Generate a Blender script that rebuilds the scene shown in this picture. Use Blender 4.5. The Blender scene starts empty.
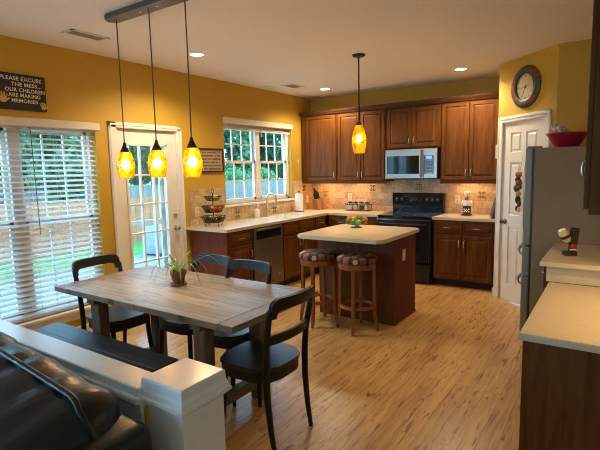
import bpy, bmesh, math, random
from mathutils import Vector, Matrix
random.seed(7)
sc = bpy.context.scene
col = sc.collection
PI = math.pi

# ------------------------------------------------------------------ materials
class NT:
    def __init__(s, m):
        m.use_nodes = True
        s.t = m.node_tree; s.t.nodes.clear()
    def n(s, typ, **kw):
        nd = s.t.nodes.new(typ)
        for k, v in kw.items():
            if k in nd.inputs: nd.inputs[k].default_value = v
            else: setattr(nd, k, v)
        return nd
    def l(s, a, b): s.t.links.new(a, b)

def ramp(nt, fac, stops, interp='LINEAR'):
    r = nt.n('ShaderNodeValToRGB'); cr = r.color_ramp; cr.interpolation = interp
    while len(cr.elements) < len(stops): cr.elements.new(0.5)
    for e, (p, c) in zip(cr.elements, stops):
        e.position = p; e.color = (c[0], c[1], c[2], 1)
    nt.l(fac, r.inputs['Fac'])
    return r.outputs['Color']

def out(nt, bsdf):
    o = nt.n('ShaderNodeOutputMaterial'); nt.l(bsdf, o.inputs['Surface'])

MATS = {}
def plain(name, c, rough=.5, metal=0., var=.12, scale=14., bump=0., coat=0., stretch=(1,1,1), spec=.5, det=4.):
    """colour with a soft procedural variation; optional bump"""
    if name in MATS: return MATS[name]
    m = bpy.data.materials.new(name); nt = NT(m)
    tc = nt.n('ShaderNodeTexCoord'); mp = nt.n('ShaderNodeMapping')
    mp.inputs['Scale'].default_value = stretch
    nt.l(tc.outputs['Object'], mp.inputs['Vector'])
    no = nt.n('ShaderNodeTexNoise'); no.inputs['Scale'].default_value = scale; no.inputs['Detail'].default_value = det
    nt.l(mp.outputs['Vector'], no.inputs['Vector'])
    lo = [x*(1-var) for x in c]; hi = [min(1, x*(1+var)) for x in c]
    cc = ramp(nt, no.outputs['Fac'], [(.3, lo), (.7, hi)])
    b = nt.n('ShaderNodeBsdfPrincipled')
    b.inputs['Roughness'].default_value = rough; b.inputs['Metallic'].default_value = metal
    b.inputs['Coat Weight'].default_value = coat; b.inputs['Coat Roughness'].default_value = .12
    b.inputs['Specular IOR Level'].default_value = spec
    nt.l(cc, b.inputs['Base Color'])
    if bump:
        bp = nt.n('ShaderNodeBump'); bp.inputs['Strength'].default_value = bump; bp.inputs['Distance'].default_value = .01
        nt.l(no.outputs['Fac'], bp.inputs['Height']); nt.l(bp.outputs['Normal'], b.inputs['Normal'])
    out(nt, b.outputs['BSDF']); MATS[name] = m
    return m

def wood(name, dark, light, axis='Z', rough=.35, scale=3., coat=.0, bump=.05, spec=.5):
    """wood grain running along an axis of the object"""
    if name in MATS: return MATS[name]
    m = bpy.data.materials.new(name); nt = NT(m)
    tc = nt.n('ShaderNodeTexCoord'); mp = nt.n('ShaderNodeMapping')
    s = [9., 9., 9.]; s['XYZ'.index(axis)] = .9
    mp.inputs['Scale'].default_value = s
    nt.l(tc.outputs['Object'], mp.inputs['Vector'])
    no = nt.n('ShaderNodeTexNoise'); no.inputs['Scale'].default_value = scale; no.inputs['Detail'].default_value = 6
    no.inputs['Distortion'].default_value = .6
    nt.l(mp.outputs['Vector'], no.inputs['Vector'])
    cc = ramp(nt, no.outputs['Fac'], [(.28, dark), (.5, [(a+b)/2 for a, b in zip(dark, light)]), (.74, light)])
    b = nt.n('ShaderNodeBsdfPrincipled'); b.inputs['Roughness'].default_value = rough
    b.inputs['Coat Weight'].default_value = coat; b.inputs['Coat Roughness'].default_value = .2
    b.inputs['Specular IOR Level'].default_value = spec
    nt.l(cc, b.inputs['Base Color'])
    bp = nt.n('ShaderNodeBump'); bp.inputs['Strength'].default_value = bump; bp.inputs['Distance'].default_value = .01
    nt.l(no.outputs['Fac'], bp.inputs['Height']); nt.l(bp.outputs['Normal'], b.inputs['Normal'])
    out(nt, b.outputs['BSDF']); MATS[name] = m
    return m

def planks(name, along, width, length, cols, rough=.35, cracks=None, gap=(.08,.05,.03), gapw=.0025, coat=.0, grain=.5, spec=.5, bump=.1):
    """boards laid along an axis in the object's XY plane"""
    if name in MATS: return MATS[name]
    m = bpy.data.materials.new(name); nt = NT(m)
    tc = nt.n('ShaderNodeTexCoord'); sp = nt.n('ShaderNodeSeparateXYZ'); cb = nt.n('ShaderNodeCombineXYZ')
    nt.l(tc.outputs['Object'], sp.inputs[0])
    a, b_ = ('Y', 'X') if along == 'Y' else ('X', 'Y')
    nt.l(sp.outputs[a], cb.inputs['X']); nt.l(sp.outputs[b_], cb.inputs['Y'])
    br = nt.n('ShaderNodeTexBrick'); br.offset = .37; br.offset_frequency = 2
    for k, v in (('Scale', 1.), ('Mortar Size', gapw), ('Mortar Smooth', .2), ('Bias', 0.), ('Brick Width', length), ('Row Height', width)):
        br.inputs[k].default_value = v
    br.inputs['Color1'].default_value = (0, 0, 0, 1); br.inputs['Color2'].default_value = (1, 1, 1, 1); br.inputs['Mortar'].default_value = (.5, .5, .5, 1)
    nt.l(cb.outputs[0], br.inputs['Vector'])
    # grain: noise stretched along the board, shifted per board
    mp = nt.n('ShaderNodeMapping'); mp.inputs['Scale'].default_value = (1.1, 16., 1.)
    nt.l(cb.outputs[0], mp.inputs['Vector'])
    ad = nt.n('ShaderNodeVectorMath', operation='ADD')
    sv = nt.n('ShaderNodeVectorMath', operation='SCALE'); sv.inputs['Scale'].default_value = 37.
    nt.l(br.outputs['Color'], sv.inputs[0]); nt.l(mp.outputs[0], ad.inputs[0]); nt.l(sv.outputs[0], ad.inputs[1])
    no = nt.n('ShaderNodeTexNoise'); no.inputs['Scale'].default_value = 2.2; no.inputs['Detail'].default_value = 6; no.inputs['Distortion'].default_value = .9
    nt.l(ad.outputs[0], no.inputs['Vector'])
    mx = nt.n('ShaderNodeMix'); mx.data_type = 'FLOAT'; mx.inputs[0].default_value = grain
    nt.l(br.outputs['Color'], mx.inputs[2]); nt.l(no.outputs['Fac'], mx.inputs[3])
    n = len(cols)
    cc = ramp(nt, mx.outputs[0], [(.25+.5*i/(n-1), c) for i, c in enumerate(cols)])
    if cracks:
        m2 = nt.n('ShaderNodeMapping'); m2.inputs['Scale'].default_value = (2.2, 17., 1.)
        nt.l(cb.outputs[0], m2.inputs['Vector']); a2 = nt.n('ShaderNodeVectorMath', operation='ADD')
        nt.l(m2.outputs[0], a2.inputs[0]); nt.l(sv.outputs[0], a2.inputs[1])
        n2 = nt.n('ShaderNodeTexNoise'); n2.inputs['Scale'].default_value = 1.5; n2.inputs['Detail'].default_value = 5; n2.inputs['Distortion'].default_value = 1.6
        nt.l(a2.outputs[0], n2.inputs['Vector'])
        fk = ramp(nt, n2.outputs['Fac'], [(.57, (0, 0, 0)), (.66, (1, 1, 1))])
        mk = nt.n('ShaderNodeMix'); mk.data_type = 'RGBA'; nt.l(fk, mk.inputs['Factor']); nt.l(cc, mk.inputs['A']); mk.inputs['B'].default_value = (*cracks, 1)
        cc = mk.outputs['Result']
    mg = nt.n('ShaderNodeMix'); mg.data_type = 'RGBA'
    nt.l(br.outputs['Fac'], mg.inputs['Factor']); nt.l(cc, mg.inputs['A']); mg.inputs['B'].default_value = (*gap, 1)
    b = nt.n('ShaderNodeBsdfPrincipled'); b.inputs['Roughness'].default_value = rough; b.inputs['Coat Weight'].default_value = coat
    b.inputs['Specular IOR Level'].default_value = spec
    nt.l(mg.outputs['Result'], b.inputs['Base Color'])
    bp = nt.n('ShaderNodeBump'); bp.inputs['Strength'].default_value = bump; bp.inputs['Distance'].default_value = .01
    nt.l(no.outputs['Fac'], bp.inputs['Height']); nt.l(bp.outputs['Normal'], b.inputs['Normal'])
    out(nt, b.outputs['BSDF']); MATS[name] = m
    return m

def tiles(name):
    m = bpy.data.materials.new(name); nt = NT(m)
    tc = nt.n('ShaderNodeTexCoord'); sp = nt.n('ShaderNodeSeparateXYZ'); cb = nt.n('ShaderNodeCombineXYZ'); ad = nt.n('ShaderNodeMath', operation='ADD')
    nt.l(tc.outputs['Object'], sp.inputs[0]); nt.l(sp.outputs['X'], ad.inputs[0]); nt.l(sp.outputs['Y'], ad.inputs[1])
    nt.l(ad.outputs[0], cb.inputs['X']); nt.l(sp.outputs['Z'], cb.inputs['Y'])
    br = nt.n('ShaderNodeTexBrick'); br.offset = .5
    for k, v in (('Scale', 1.), ('Mortar Size', .003), ('Mortar Smooth', .5), ('Brick Width', .115), ('Row Height', .1)):
        br.inputs[k].default_value = v
    br.inputs['Color1'].default_value = (.50, .34, .18, 1); br.inputs['Color2'].default_value = (.72, .53, .30, 1); br.inputs['Mortar'].default_value = (.42, .32, .2, 1)
    nt.l(cb.outputs[0], br.inputs['Vector'])
    no = nt.n('ShaderNodeTexNoise'); no.inputs['Scale'].default_value = 28.; no.inputs['Detail'].default_value = 5
    nt.l(tc.outputs['Object'], no.inputs['Vector'])
    f = ramp(nt, no.outputs['Fac'], [(.3, (.72, .7, .66)), (.7, (1.1, 1.08, 1.05))])
    mx = nt.n('ShaderNodeMix'); mx.data_type = 'RGBA'; mx.blend_type = 'MULTIPLY'; mx.inputs['Factor'].default_value = 1
    nt.l(br.outputs['Color'], mx.inputs['A']); nt.l(f, mx.inputs['B'])
    b = nt.n('ShaderNodeBsdfPrincipled'); b.inputs['Roughness'].default_value = .45
    nt.l(mx.outputs['Result'], b.inputs['Base Color'])
    bp = nt.n('ShaderNodeBump'); bp.inputs['Strength'].default_value = .35; bp.inputs['Distance'].default_value = .004; bp.invert = True
    nt.l(br.outputs['Fac'], bp.inputs['Height']); nt.l(bp.outputs['Normal'], b.inputs['Normal'])
    out(nt, b.outputs['BSDF']); MATS[name] = m
    return m

def emit(name, c, s):
    m = bpy.data.materials.new(name); nt = NT(m)
    e = nt.n('ShaderNodeEmission'); e.inputs['Color'].default_value = (*c, 1); e.inputs['Strength'].default_value = s
    out(nt, e.outputs[0]); MATS[name] = m
    return m

def glass(name, tint=(1, 1, 1), refl=.06):
    """thin window glass: clear with a weak mirror reflection"""
    m = bpy.data.materials.new(name); nt = NT(m)
    t = nt.n('ShaderNodeBsdfTransparent'); t.inputs['Color'].default_value = (*tint, 1)
    g = nt.n('ShaderNodeBsdfGlossy'); g.inputs['Roughness'].default_value = .02
    mx = nt.n('ShaderNodeMixShader'); mx.inputs[0].default_value = refl
    nt.l(t.outputs[0], mx.inputs[1]); nt.l(g.outputs[0], mx.inputs[2]); out(nt, mx.outputs[0]); MATS[name] = m
    return m

def shade_glass(name, e):
    """mottled amber lamp glass, lit by the bulb inside and by its own added emission"""
    m = bpy.data.materials.new(name); nt = NT(m)
    tc = nt.n('ShaderNodeTexCoord')
    no = nt.n('ShaderNodeTexNoise'); no.inputs['Scale'].default_value = 34.; no.inputs['Detail'].default_value = 3
    nt.l(tc.outputs['Object'], no.inputs['Vector'])
    vo = nt.n('ShaderNodeTexNoise'); vo.inputs['Scale'].default_value = 13.; vo.inputs['Detail'].default_value = 2
    nt.l(tc.outputs['Object'], vo.inputs['Vector'])
    ad = nt.n('ShaderNodeMath', operation='ADD'); nt.l(no.outputs['Fac'], ad.inputs[0]); nt.l(vo.outputs['Fac'], ad.inputs[1])
    cc = ramp(nt, ad.outputs[0], [(.38, (.45, .055, .0)), (.46, (.9, .20, .0)), (.55, (1., .35, .001)), (.66, (1., .48, .006))])
    # ramp runs 0..1 so halve the summed noise
    hv = nt.n('ShaderNodeMath', operation='MULTIPLY'); hv.inputs[1].default_value = .5
    nt.l(ad.outputs[0], hv.inputs[0]); nt.l(hv.outputs[0], cc.node.inputs['Fac'])
    dk = nt.n('ShaderNodeVectorMath', operation='SCALE'); dk.inputs['Scale'].default_value = .035; nt.l(cc, dk.inputs[0])
    tr = nt.n('ShaderNodeBsdfTranslucent'); nt.l(dk.outputs[0], tr.inputs['Color'])
    tp = nt.n('ShaderNodeBsdfTransparent'); tp.inputs['Color'].default_value = (1., .62, .12, 1)
    gl = nt.n('ShaderNodeBsdfGlossy'); gl.inputs['Roughness'].default_value = .15
    m0 = nt.n('ShaderNodeMixShader'); m0.inputs[0].default_value = .16
    nt.l(tr.outputs[0], m0.inputs[1]); nt.l(tp.outputs[0], m0.inputs[2])
    m1 = nt.n('ShaderNodeMixShader'); m1.inputs[0].default_value = .04
    nt.l(m0.outputs[0], m1.inputs[1]); nt.l(gl.outputs[0], m1.inputs[2])
    em = nt.n('ShaderNodeEmission'); em.inputs['Strength'].default_value = e; nt.l(cc, em.inputs['Color'])  # part of the glow is put into the glass colour as emission
    a = nt.n('ShaderNodeAddShader'); nt.l(m1.outputs[0], a.inputs[0]); nt.l(em.outputs[0], a.inputs[1])
    out(nt, a.outputs[0]); MATS[name] = m
    return m

def dots(name):
    """upholstery with coloured discs on dark brown"""
    m = bpy.data.materials.new(name); nt = NT(m)
    tc = nt.n('ShaderNodeTexCoord'); mp = nt.n('ShaderNodeMapping'); mp.inputs['Scale'].default_value = (1, 1, .6)
    nt.l(tc.outputs['Object'], mp.inputs['Vector'])
    vo = nt.n('ShaderNodeTexVoronoi'); vo.voronoi_dimensions = '2D'; vo.inputs['Scale'].default_value = 12.; vo.inputs['Randomness'].default_value = .5
    nt.l(mp.outputs[0], vo.inputs['Vector'])
    sp = nt.n('ShaderNodeSeparateXYZ'); nt.l(vo.outputs['Color'], sp.inputs[0])
    cc = ramp(nt, sp.outputs['X'], [(0, (.2, .09, .05)), (.25, (.36, .09, .04)), (.42, (.22, .15, .08)), (.6, (.52, .42, .27)), (.8, (.28, .18, .09))], 'CONSTANT')
    lt = nt.n('ShaderNodeMath', operation='LESS_THAN'); lt.inputs[1].default_value = .40; nt.l(vo.outputs['Distance'], lt.inputs[0])
    mx = nt.n('ShaderNodeMix'); mx.data_type = 'RGBA'; nt.l(lt.outputs[0], mx.inputs['Factor'])
    mx.inputs['A'].default_value = (.03, .018, .012, 1); nt.l(cc, mx.inputs['B'])
    b = nt.n('ShaderNodeBsdfPrincipled'); b.inputs['Roughness'].default_value = .75; nt.l(mx.outputs['Result'], b.inputs['Base Color'])
    out(nt, b.outputs[0]); MATS[name] = m
    return m

def leather(name):
    m = bpy.data.materials.new(name); nt = NT(m)
    tc = nt.n('ShaderNodeTexCoord'); mp = nt.n('ShaderNodeMapping'); mp.inputs['Scale'].default_value = (4., 1.4, 1.4)
    nt.l(tc.outputs['Object'], mp.inputs['Vector'])
    n1 = nt.n('ShaderNodeTexNoise'); n1.inputs['Scale'].default_value = 1.6; n1.inputs['Detail'].default_value = 3; n1.inputs['Distortion'].default_value = .8
    nt.l(mp.outputs[0], n1.inputs['Vector'])
    n2 = nt.n('ShaderNodeTexVoronoi'); n2.inputs['Scale'].default_value = 180.; nt.l(tc.outputs['Object'], n2.inputs['Vector'])
    b1 = nt.n('ShaderNodeBump'); b1.inputs['Strength'].default_value = .35; b1.inputs['Distance'].default_value = .035
    b2 = nt.n('ShaderNodeBump'); b2.inputs['Strength'].default_value = .12; b2.inputs['Distance'].default_value = .002
    nt.l(n1.outputs['Fac'], b1.inputs['Height']); nt.l(n2.outputs['Distance'], b2.inputs['Height']); nt.l(b1.outputs[0], b2.inputs['Normal'])
    b = nt.n('ShaderNodeBsdfPrincipled'); b.inputs['Base Color'].default_value = (.008, .009, .011, 1); b.inputs['Roughness'].default_value = .3
    nt.l(b2.outputs[0], b.inputs['Normal']); out(nt, b.outputs[0]); MATS[name] = m
    return m

def leafmat(name, c1, c2, tr=.35):
    m = bpy.data.materials.new(name); nt = NT(m)
    tc = nt.n('ShaderNodeTexCoord'); no = nt.n('ShaderNodeTexNoise'); no.inputs['Scale'].default_value = 1.3
    nt.l(tc.outputs['Object'], no.inputs['Vector'])
    cc = ramp(nt, no.outputs['Fac'], [(.3, c1), (.7, c2)])
    d = nt.n('ShaderNodeBsdfDiffuse'); nt.l(cc, d.inputs['Color']); t = nt.n('ShaderNodeBsdfTranslucent'); nt.l(cc, t.inputs['Color'])
    mx = nt.n('ShaderNodeMixShader'); mx.inputs[0].default_value = tr
    nt.l(d.outputs[0], mx.inputs[1]); nt.l(t.outputs[0], mx.inputs[2]); out(nt, mx.outputs[0]); MATS[name] = m
    return m

M = {}
M['wall'] = plain('mustard_wall_paint', (.55, .335, .034), .6, var=.04, scale=60, bump=.02)
M['rearwall'] = plain('off_white_bounce_paint', (.70, .69, .66), .7, var=.03)  # unseen family room walls, off-white chosen to bounce neutral fill
M['ceil'] = plain('ceiling_paint', (.86, .83, .78), .85, var=.03, scale=50)
M['white'] = plain('white_paint', (.80, .76, .69), .4, var=.03)
M['whitegloss'] = plain('gloss_white_paint', (.82, .84, .86), .25, var=.02, scale=40, bump=.03)
M['blind'] = leafmat('white_blind_slats', (.80, .80, .79), (.83, .83, .82), .35)
M['beige'] = plain('beige_blind_paint', (.74, .67, .55), .5, var=.03)
M['floor'] = planks('laminate_floor', 'Y', .105, 1.25, [(.33, .155, .042), (.50, .265, .08), (.59, .335, .112), (.67, .405, .155)], rough=.32, cracks=(.22, .09, .022), gap=(.20, .11, .045), gapw=.0014, grain=.84, spec=.4, bump=.05)
M['cherry'] = wood('cherry_cabinet_wood', (.085, .026, .005), (.165, .058, .010), 'Z', rough=.48, coat=.0, spec=.16)
M['cherryx'] = wood('cherry_cabinet_wood_sideways', (.085, .026, .005), (.165, .058, .010), 'X', rough=.48, coat=.0, spec=.16)
M['cherryend'] = wood('cherry_end_panel', (.135, .034, .018), (.185, .05, .026), 'Z', rough=.6, scale=2, spec=.06)
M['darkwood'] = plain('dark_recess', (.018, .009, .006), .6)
M['counter'] = plain('cream_countertop', (.60, .49, .32), .25, var=.05, scale=90, det=6)
M['nickel'] = plain('brushed_nickel', (.62, .58, .52), .28, 1., var=.05)
M['chrome'] = plain('polished_chrome', (.8, .8, .8), .1, 1., var=.02)
M['steel'] = plain('stainless_steel', (.40, .39, .37), .3, 1., var=.06, scale=6, stretch=(1, 1, 30))
M['dwsteel'] = plain('dark_stainless', (.22, .19, .15), .38, .85, var=.06, scale=6, stretch=(30, 30, 1))
M['black'] = plain('black_enamel', (.010, .010, .010), .15, var=.1)
M['blackm'] = plain('black_satin_plastic', (.014, .013, .012), .4, var=.1)
M['blackglass'] = plain('black_glass', (.006, .007, .008), .05, var=.02)
M['chair'] = wood('black_stained_chair_wood', (.010, .009, .009), (.028, .025, .023), 'Z', rough=.42, spec=.25)
M['seat'] = wood('black_stained_seat_wood', (.010, .010, .011), (.030, .029, .029), 'X', rough=.36, spec=.55)
M['table'] = planks('weathered_table_planks', 'X', .118, 2.6, [(.115, .09, .067), (.19, .152, .115), (.25, .205, .158), (.33, .275, .22)], rough=.38, cracks=(.075, .055, .042), gap=(.07, .05, .035), gapw=.002, grain=.82, bump=.35)
M['tableend'] = wood('weathered_table_end_wood', (.14, .105, .078), (.32, .255, .2), 'Y', rough=.45, bump=.3)
M['tableleg'] = wood('weathered_table_leg_wood', (.085, .058, .038), (.19, .135, .09), 'Z', rough=.55, bump=.2)
M['bench'] = wood('charcoal_bench_wood', (.028, .025, .023), (.085, .075, .066), 'X', rough=.42, bump=.3)
M['stool'] = wood('orange_brown_stool_wood', (.19, .058, .014), (.34, .115, .03), 'Z', rough=.32, coat=.2)
M['dots'] = dots('disc_patterned_upholstery')
M['leather'] = leather('black_leather')
M['tile'] = tiles('travertine_tiles')
M['deco'] = plain('dark_relief_on_tile', (.10, .065, .035), .5, var=.3, scale=60)
M['decobase'] = plain('accent_tile', (.5, .36, .2), .5, var=.1)
M['bronze'] = plain('dark_bronze', (.035, .026, .02), .4, .5)
M['grey'] = plain('dark_grey_fixture', (.10, .09, .08), .4, .3)
M['cord'] = plain('pendant_cord', (.10, .075, .075), .5)
M['shade'] = shade_glass('amber_glass', .40)
M['lamp'] = emit('lit_lamp_diffuser', (1., .78, .5), 14.)
M['fridge'] = plain('fridge_side_slate', (.26, .18, .088), .6, .0, var=.04)
M['fridgedoor'] = plain('fridge_door_steel', (.24, .225, .175), .45, .2, var=.05)
M['terra'] = plain('terracotta', (.33, .10, .04), .75, var=.2, scale=40)
M['terrad'] = plain('dark_terracotta_glaze', (.17, .055, .03), .5, var=.2, scale=40)
M['soil'] = plain('soil', (.03, .02, .012), .95, bump=.6, scale=60)
M['spider'] = leafmat('spider_plant_leaf', (.12, .21, .04), (.34, .42, .18), .3)
M['redbowl'] = plain('dark_red_bowl', (.36, .008, .035), .3, var=.08)
M['blueg'] = plain('blue_glass_foot', (.03, .22, .30), .12, var=.1)
M['orange'] = plain('orange_skin', (.66, .125, .01), .45, var=.12, scale=80, bump=.1)
M['green'] = plain('green_fruit_skin', (.075, .15, .012), .4, var=.3, scale=20)
M['yellowgreen'] = plain('yellow_green_skin', (.24, .29, .03), .4, var=.2, scale=20)
M['yellow'] = plain('yellow_skin', (.75, .48, .05), .45, var=.1)
M['brownfruit'] = plain('brown_skin', (.13, .05, .03), .5, var=.2)
M['paper'] = plain('white_paper', (.82, .78, .72), .85, var=.03, bump=.1)
M['cream'] = plain('cream_paint', (.68, .54, .30), .4, var=.05)
M['plate'] = plain('cream_switch_plate', (.74, .64, .48), .4, var=.03)
M['signblack'] = plain('black_sign_board', (.022, .021, .022), .6, var=.2)
M['signtext'] = plain('sign_lettering', (.80, .70, .54), .6)
M['hand'] = plain('ochre_hand_print', (.75, .5, .14), .6)
M['linen'] = plain('cream_sampler', (.45, .32, .17), .8, var=.1)
M['ink'] = plain('brown_ink', (.07, .04, .025), .8)
M['frame'] = plain('dark_frame', (.04, .02, .012), .45)
M['glass'] = glass('window_glass', (.96, 1., 1.), .035)
M['jar'] = glass('jar_glass', (.93, .93, .9), .16)
M['plastic'] = plain('crumpled_clear_wrap', (.55, .48, .35), .12, var=.6, scale=30)
M['knifewood'] = wood('knife_block_wood', (.24, .11, .04), (.38, .19, .08), 'Z', rough=.4)
M['board'] = wood('cutting_board_wood', (.5, .32, .15), (.66, .45, .24), 'X', rough=.45)
M['spice'] = plain('dark_jar_contents', (.10, .05, .03), .8, var=.4, scale=60)
M['flour'] = plain('pale_jar_contents', (.6, .5, .38), .8, var=.2, scale=60)
M['red'] = plain('red_paint', (.45, .02, .015), .4)
M['skin'] = plain('figurine_skin', (.55, .3, .17), .5)
M['check'] = plain('figurine_white', (.78, .7, .58), .5)
M['greydark'] = plain('grey_tray', (.16, .15, .15), .4)
M['brass'] = plain('aged_brass_knob', (.35, .27, .16), .25, 1.)
M['teal'] = plain('teal_patina', (.04, .055, .045), .4, var=.4, scale=20)
M['rust'] = plain('rust_red_patina', (.15, .035, .015), .4, var=.5, scale=24)
M['clockface'] = plain('cream_clock_face', (.62, .54, .33), .4, var=.06)
# outdoors
M['grass'] = plain('lawn', (.055, .19, .03), .9, var=.3, scale=6, bump=.5)
M['patio'] = plain('patio_concrete', (.17, .18, .18), .85, var=.08, scale=5)
M['cedar'] = plain('orange_cedar_fence', (.42, .135, .05), .75, var=.25, scale=5, stretch=(1, 6, .6))
M['greyfence'] = plain('grey_weathered_fence', (.17, .15, .13), .8, var=.15, scale=5, stretch=(1, 6, .6))
M['alu'] = plain('white_storm_door_paint', (.80, .84, .86), .35, var=.02)
M['coverg'] = plain('grey_grill_cover', (.25, .28, .30), .7, var=.1)
M['leafa'] = leafmat('mid_green_leaves', (.07, .17, .085), (.17, .30, .16))
M['leafb'] = leafmat('dark_evergreen_leaves', (.035, .10, .06), (.09, .20, .115))
M['leafc'] = leafmat('light_green_leaves', (.10, .24, .09), (.19, .36, .17))
M['bark'] = plain('tree_bark', (.10, .075, .055), .9, var=.3, scale=10, stretch=(4, 4, .5), bump=.5)
M['house'] = plain('neighbour_brick', (.34, .13, .10), .85, var=.2, scale=8)
M['roof'] = plain('neighbour_roof', (.16, .15, .17), .9, var=.2)

# ------------------------------------------------------------------ mesh helpers
def new_bm(): return bmesh.new()

def box(bm, x0, x1, y0, y1, z0, z1, bev=0., seg=1):
    r = bmesh.ops.create_cube(bm, size=1.)
    vs = r['verts']
    for v in vs:
        v.co = Vector(((x0+x1)/2 + v.co.x*(x1-x0), (y0+y1)/2 + v.co.y*(y1-y0), (z0+z1)/2 + v.co.z*(z1-z0)))
    if bev:
        es = list({e for v in vs for e in v.link_edges})
        bmesh.ops.bevel(bm, geom=es, offset=bev, segments=seg, affect='EDGES', profile=.5, clamp_overlap=True)
    return vs

def lathe(bm, prof, seg=24, c=(0, 0, 0), sx=1., sy=1., cap=True):
    """spin (r, z) pairs round the z axis"""
    rings = []
    for r, z in prof:
        if r < 1e-6: rings.append([bm.verts.new((c[0], c[1], c[2]+z))])
        else: rings.append([bm.verts.new((c[0]+r*sx*math.cos(2*PI*k/seg), c[1]+r*sy*math.sin(2*PI*k/seg), c[2]+z)) for k in range(seg)])
    for a, b in zip(rings, rings[1:]):
        for k in range(seg):
            k2 = (k+1) % seg
            if len(a) == 1 and len(b) == 1: continue
            if len(a) == 1: bm.faces.new((a[0], b[k2], b[k]))
            elif len(b) == 1: bm.faces.new((a[k], a[k2], b[0]))
            else: bm.faces.new((a[k], a[k2], b[k2], b[k]))
    if cap:
        if len(rings[0]) > 1: bm.faces.new(list(reversed(rings[0])))
        if len(rings[-1]) > 1: bm.faces.new(rings[-1])

def tube(bm, pts, r, seg=8, closed=False, flat=1.):
    """round tube through points; r a number or a list"""
    P = [Vector(p) for p in pts]; n = len(P)
    rs = r if isinstance(r, (list, tuple)) else [r]*n
    prev = None; rings = []
    for i in range(n):
        if closed: t = P[(i+1) % n]-P[i-1]
        else: t = P[min(i+1, n-1)]-P[max(i-1, 0)]
        t.normalize()
        if prev is None:
            u = t.orthogonal().normalized()
            if abs(t.z) < .9: u = t.cross(Vector((0, 0, 1))).normalized()
        else:
            u = prev-t*prev.dot(t)
            u = u.normalized() if u.length > 1e-6 else t.orthogonal().normalized()
        prev = u; w = t.cross(u)
        rings.append([bm.verts.new(P[i]+(u*math.cos(2*PI*k/seg)*rs[i]+w*math.sin(2*PI*k/seg)*rs[i]*flat)) for k in range(seg)])
    m = n if closed else n-1
    for i in range(m):
        a, b = rings[i], rings[(i+1) % n]
        for k in range(seg):
            bm.faces.new((a[k], a[(k+1) % seg], b[(k+1) % seg], b[k]))
    if not closed:
        bm.faces.new(list(reversed(rings[0]))); bm.faces.new(rings[-1])

def bar(bm, p0, p1, w, d, w1=None, d1=None, bev=0.):
    """rectangular bar from p0 to p1 (tapering)"""
    p0, p1 = Vector(p0), Vector(p1); t = (p1-p0).normalized()
    ref = Vector((1, 0, 0)) if abs(t.x) < .9 else Vector((0, 1, 0))
    v = t.cross(ref).normalized(); u = v.cross(t).normalized()
    w1 = w if w1 is None else w1; d1 = d if d1 is None else d1
    A = [bm.verts.new(p0+u*a*w/2+v*b*d/2) for a, b in ((-1, -1), (1, -1), (1, 1), (-1, 1))]
    B = [bm.verts.new(p1+u*a*w1/2+v*b*d1/2) for a, b in ((-1, -1), (1, -1), (1, 1), (-1, 1))]
    fs = [bm.faces.new(list(reversed(A))), bm.faces.new(B)]
    for k in range(4): fs.append(bm.faces.new((A[k], A[(k+1) % 4], B[(k+1) % 4], B[k])))
    if bev:
        es = list({e for f in fs for e in f.edges})
        bmesh.ops.bevel(bm, geom=es, offset=bev, segments=1, affect='EDGES')

def prism(bm, poly, z0, z1, bev=0.):
    """extrude a 2-D outline (x, y) from z0 to z1"""
    a = [bm.verts.new((x, y, z0)) for x, y in poly]; b = [bm.verts.new((x, y, z1)) for x, y in poly]
    fs = [bm.faces.new(list(reversed(a))), bm.faces.new(b)]
    n = len(poly)
    for k in range(n): fs.append(bm.faces.new((a[k], a[(k+1) % n], b[(k+1) % n], b[k])))
    if bev:
        es = list({e for f in fs[:2] for e in f.edges})
        bmesh.ops.bevel(bm, geom=es, offset=bev, segments=2, affect='EDGES')
    return fs

def ball(bm, c, r, sx=1, sy=1, sz=1, u=14, v=10):
    bmesh.ops.create_uvsphere(bm, u_segments=u, v_segments=v, radius=r, matrix=Matrix.Translation(c) @ Matrix.Diagonal((sx, sy, sz, 1)))

def rounded(x0, x1, y0, y1, r, n=6):
    pts = []
    for cx, cy, a0 in ((x1-r, y1-r, 0), (x0+r, y1-r, PI/2), (x0+r, y0+r, PI), (x1-r, y0+r, 1.5*PI)):
        for k in range(n+1): pts.append((cx+r*math.cos(a0+PI/2*k/n), cy+r*math.sin(a0+PI/2*k/n)))
    return pts

def obj(name, bm, mat, parent=None, smooth=False, loc=None, rot=None):
    bmesh.ops.recalc_face_normals(bm, faces=bm.faces[:])
    me = bpy.data.meshes.new(name); bm.to_mesh(me); bm.free()
    o = bpy.data.objects.new(name, me); col.objects.link(o)
    for m in (mat if isinstance(mat, (list, tuple)) else [mat]): me.materials.append(m)
    if smooth:
        for p in me.polygons: p.use_smooth = True
        if smooth == 'auto':
            me.set_sharp_from_angle(angle=math.radians(40))
    if loc is not None: o.location = loc
    if rot is not None: o.rotation_euler = rot
    if parent is not None: o.parent = parent
    return o

def boxo(name, dims, mat, parent=None, bev=0., seg=1, **k):
    bm = new_bm(); box(bm, *dims, bev=bev, seg=seg)
    return obj(name, bm, mat, parent, **k)

def tag(o, label, cat, group=None, kind=None):
    o['label'] = label; o['category'] = cat
    if group: o['group'] = group
    if kind: o['kind'] = kind
    return o

def thing(name, label, cat, loc=(0, 0, 0), rz=0., group=None):
    o = bpy.data.objects.new(name, None); o.empty_display_size = .1; col.objects.link(o)
    o.location = loc; o.rotation_euler = (0, 0, rz)
    return tag(o, label, cat, group)

def struct(name, bm, mat, parent=None, **k):
    o = obj(name, bm, mat, parent, **k)
    if parent is None: o['kind'] = 'structure'
    return o

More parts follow.
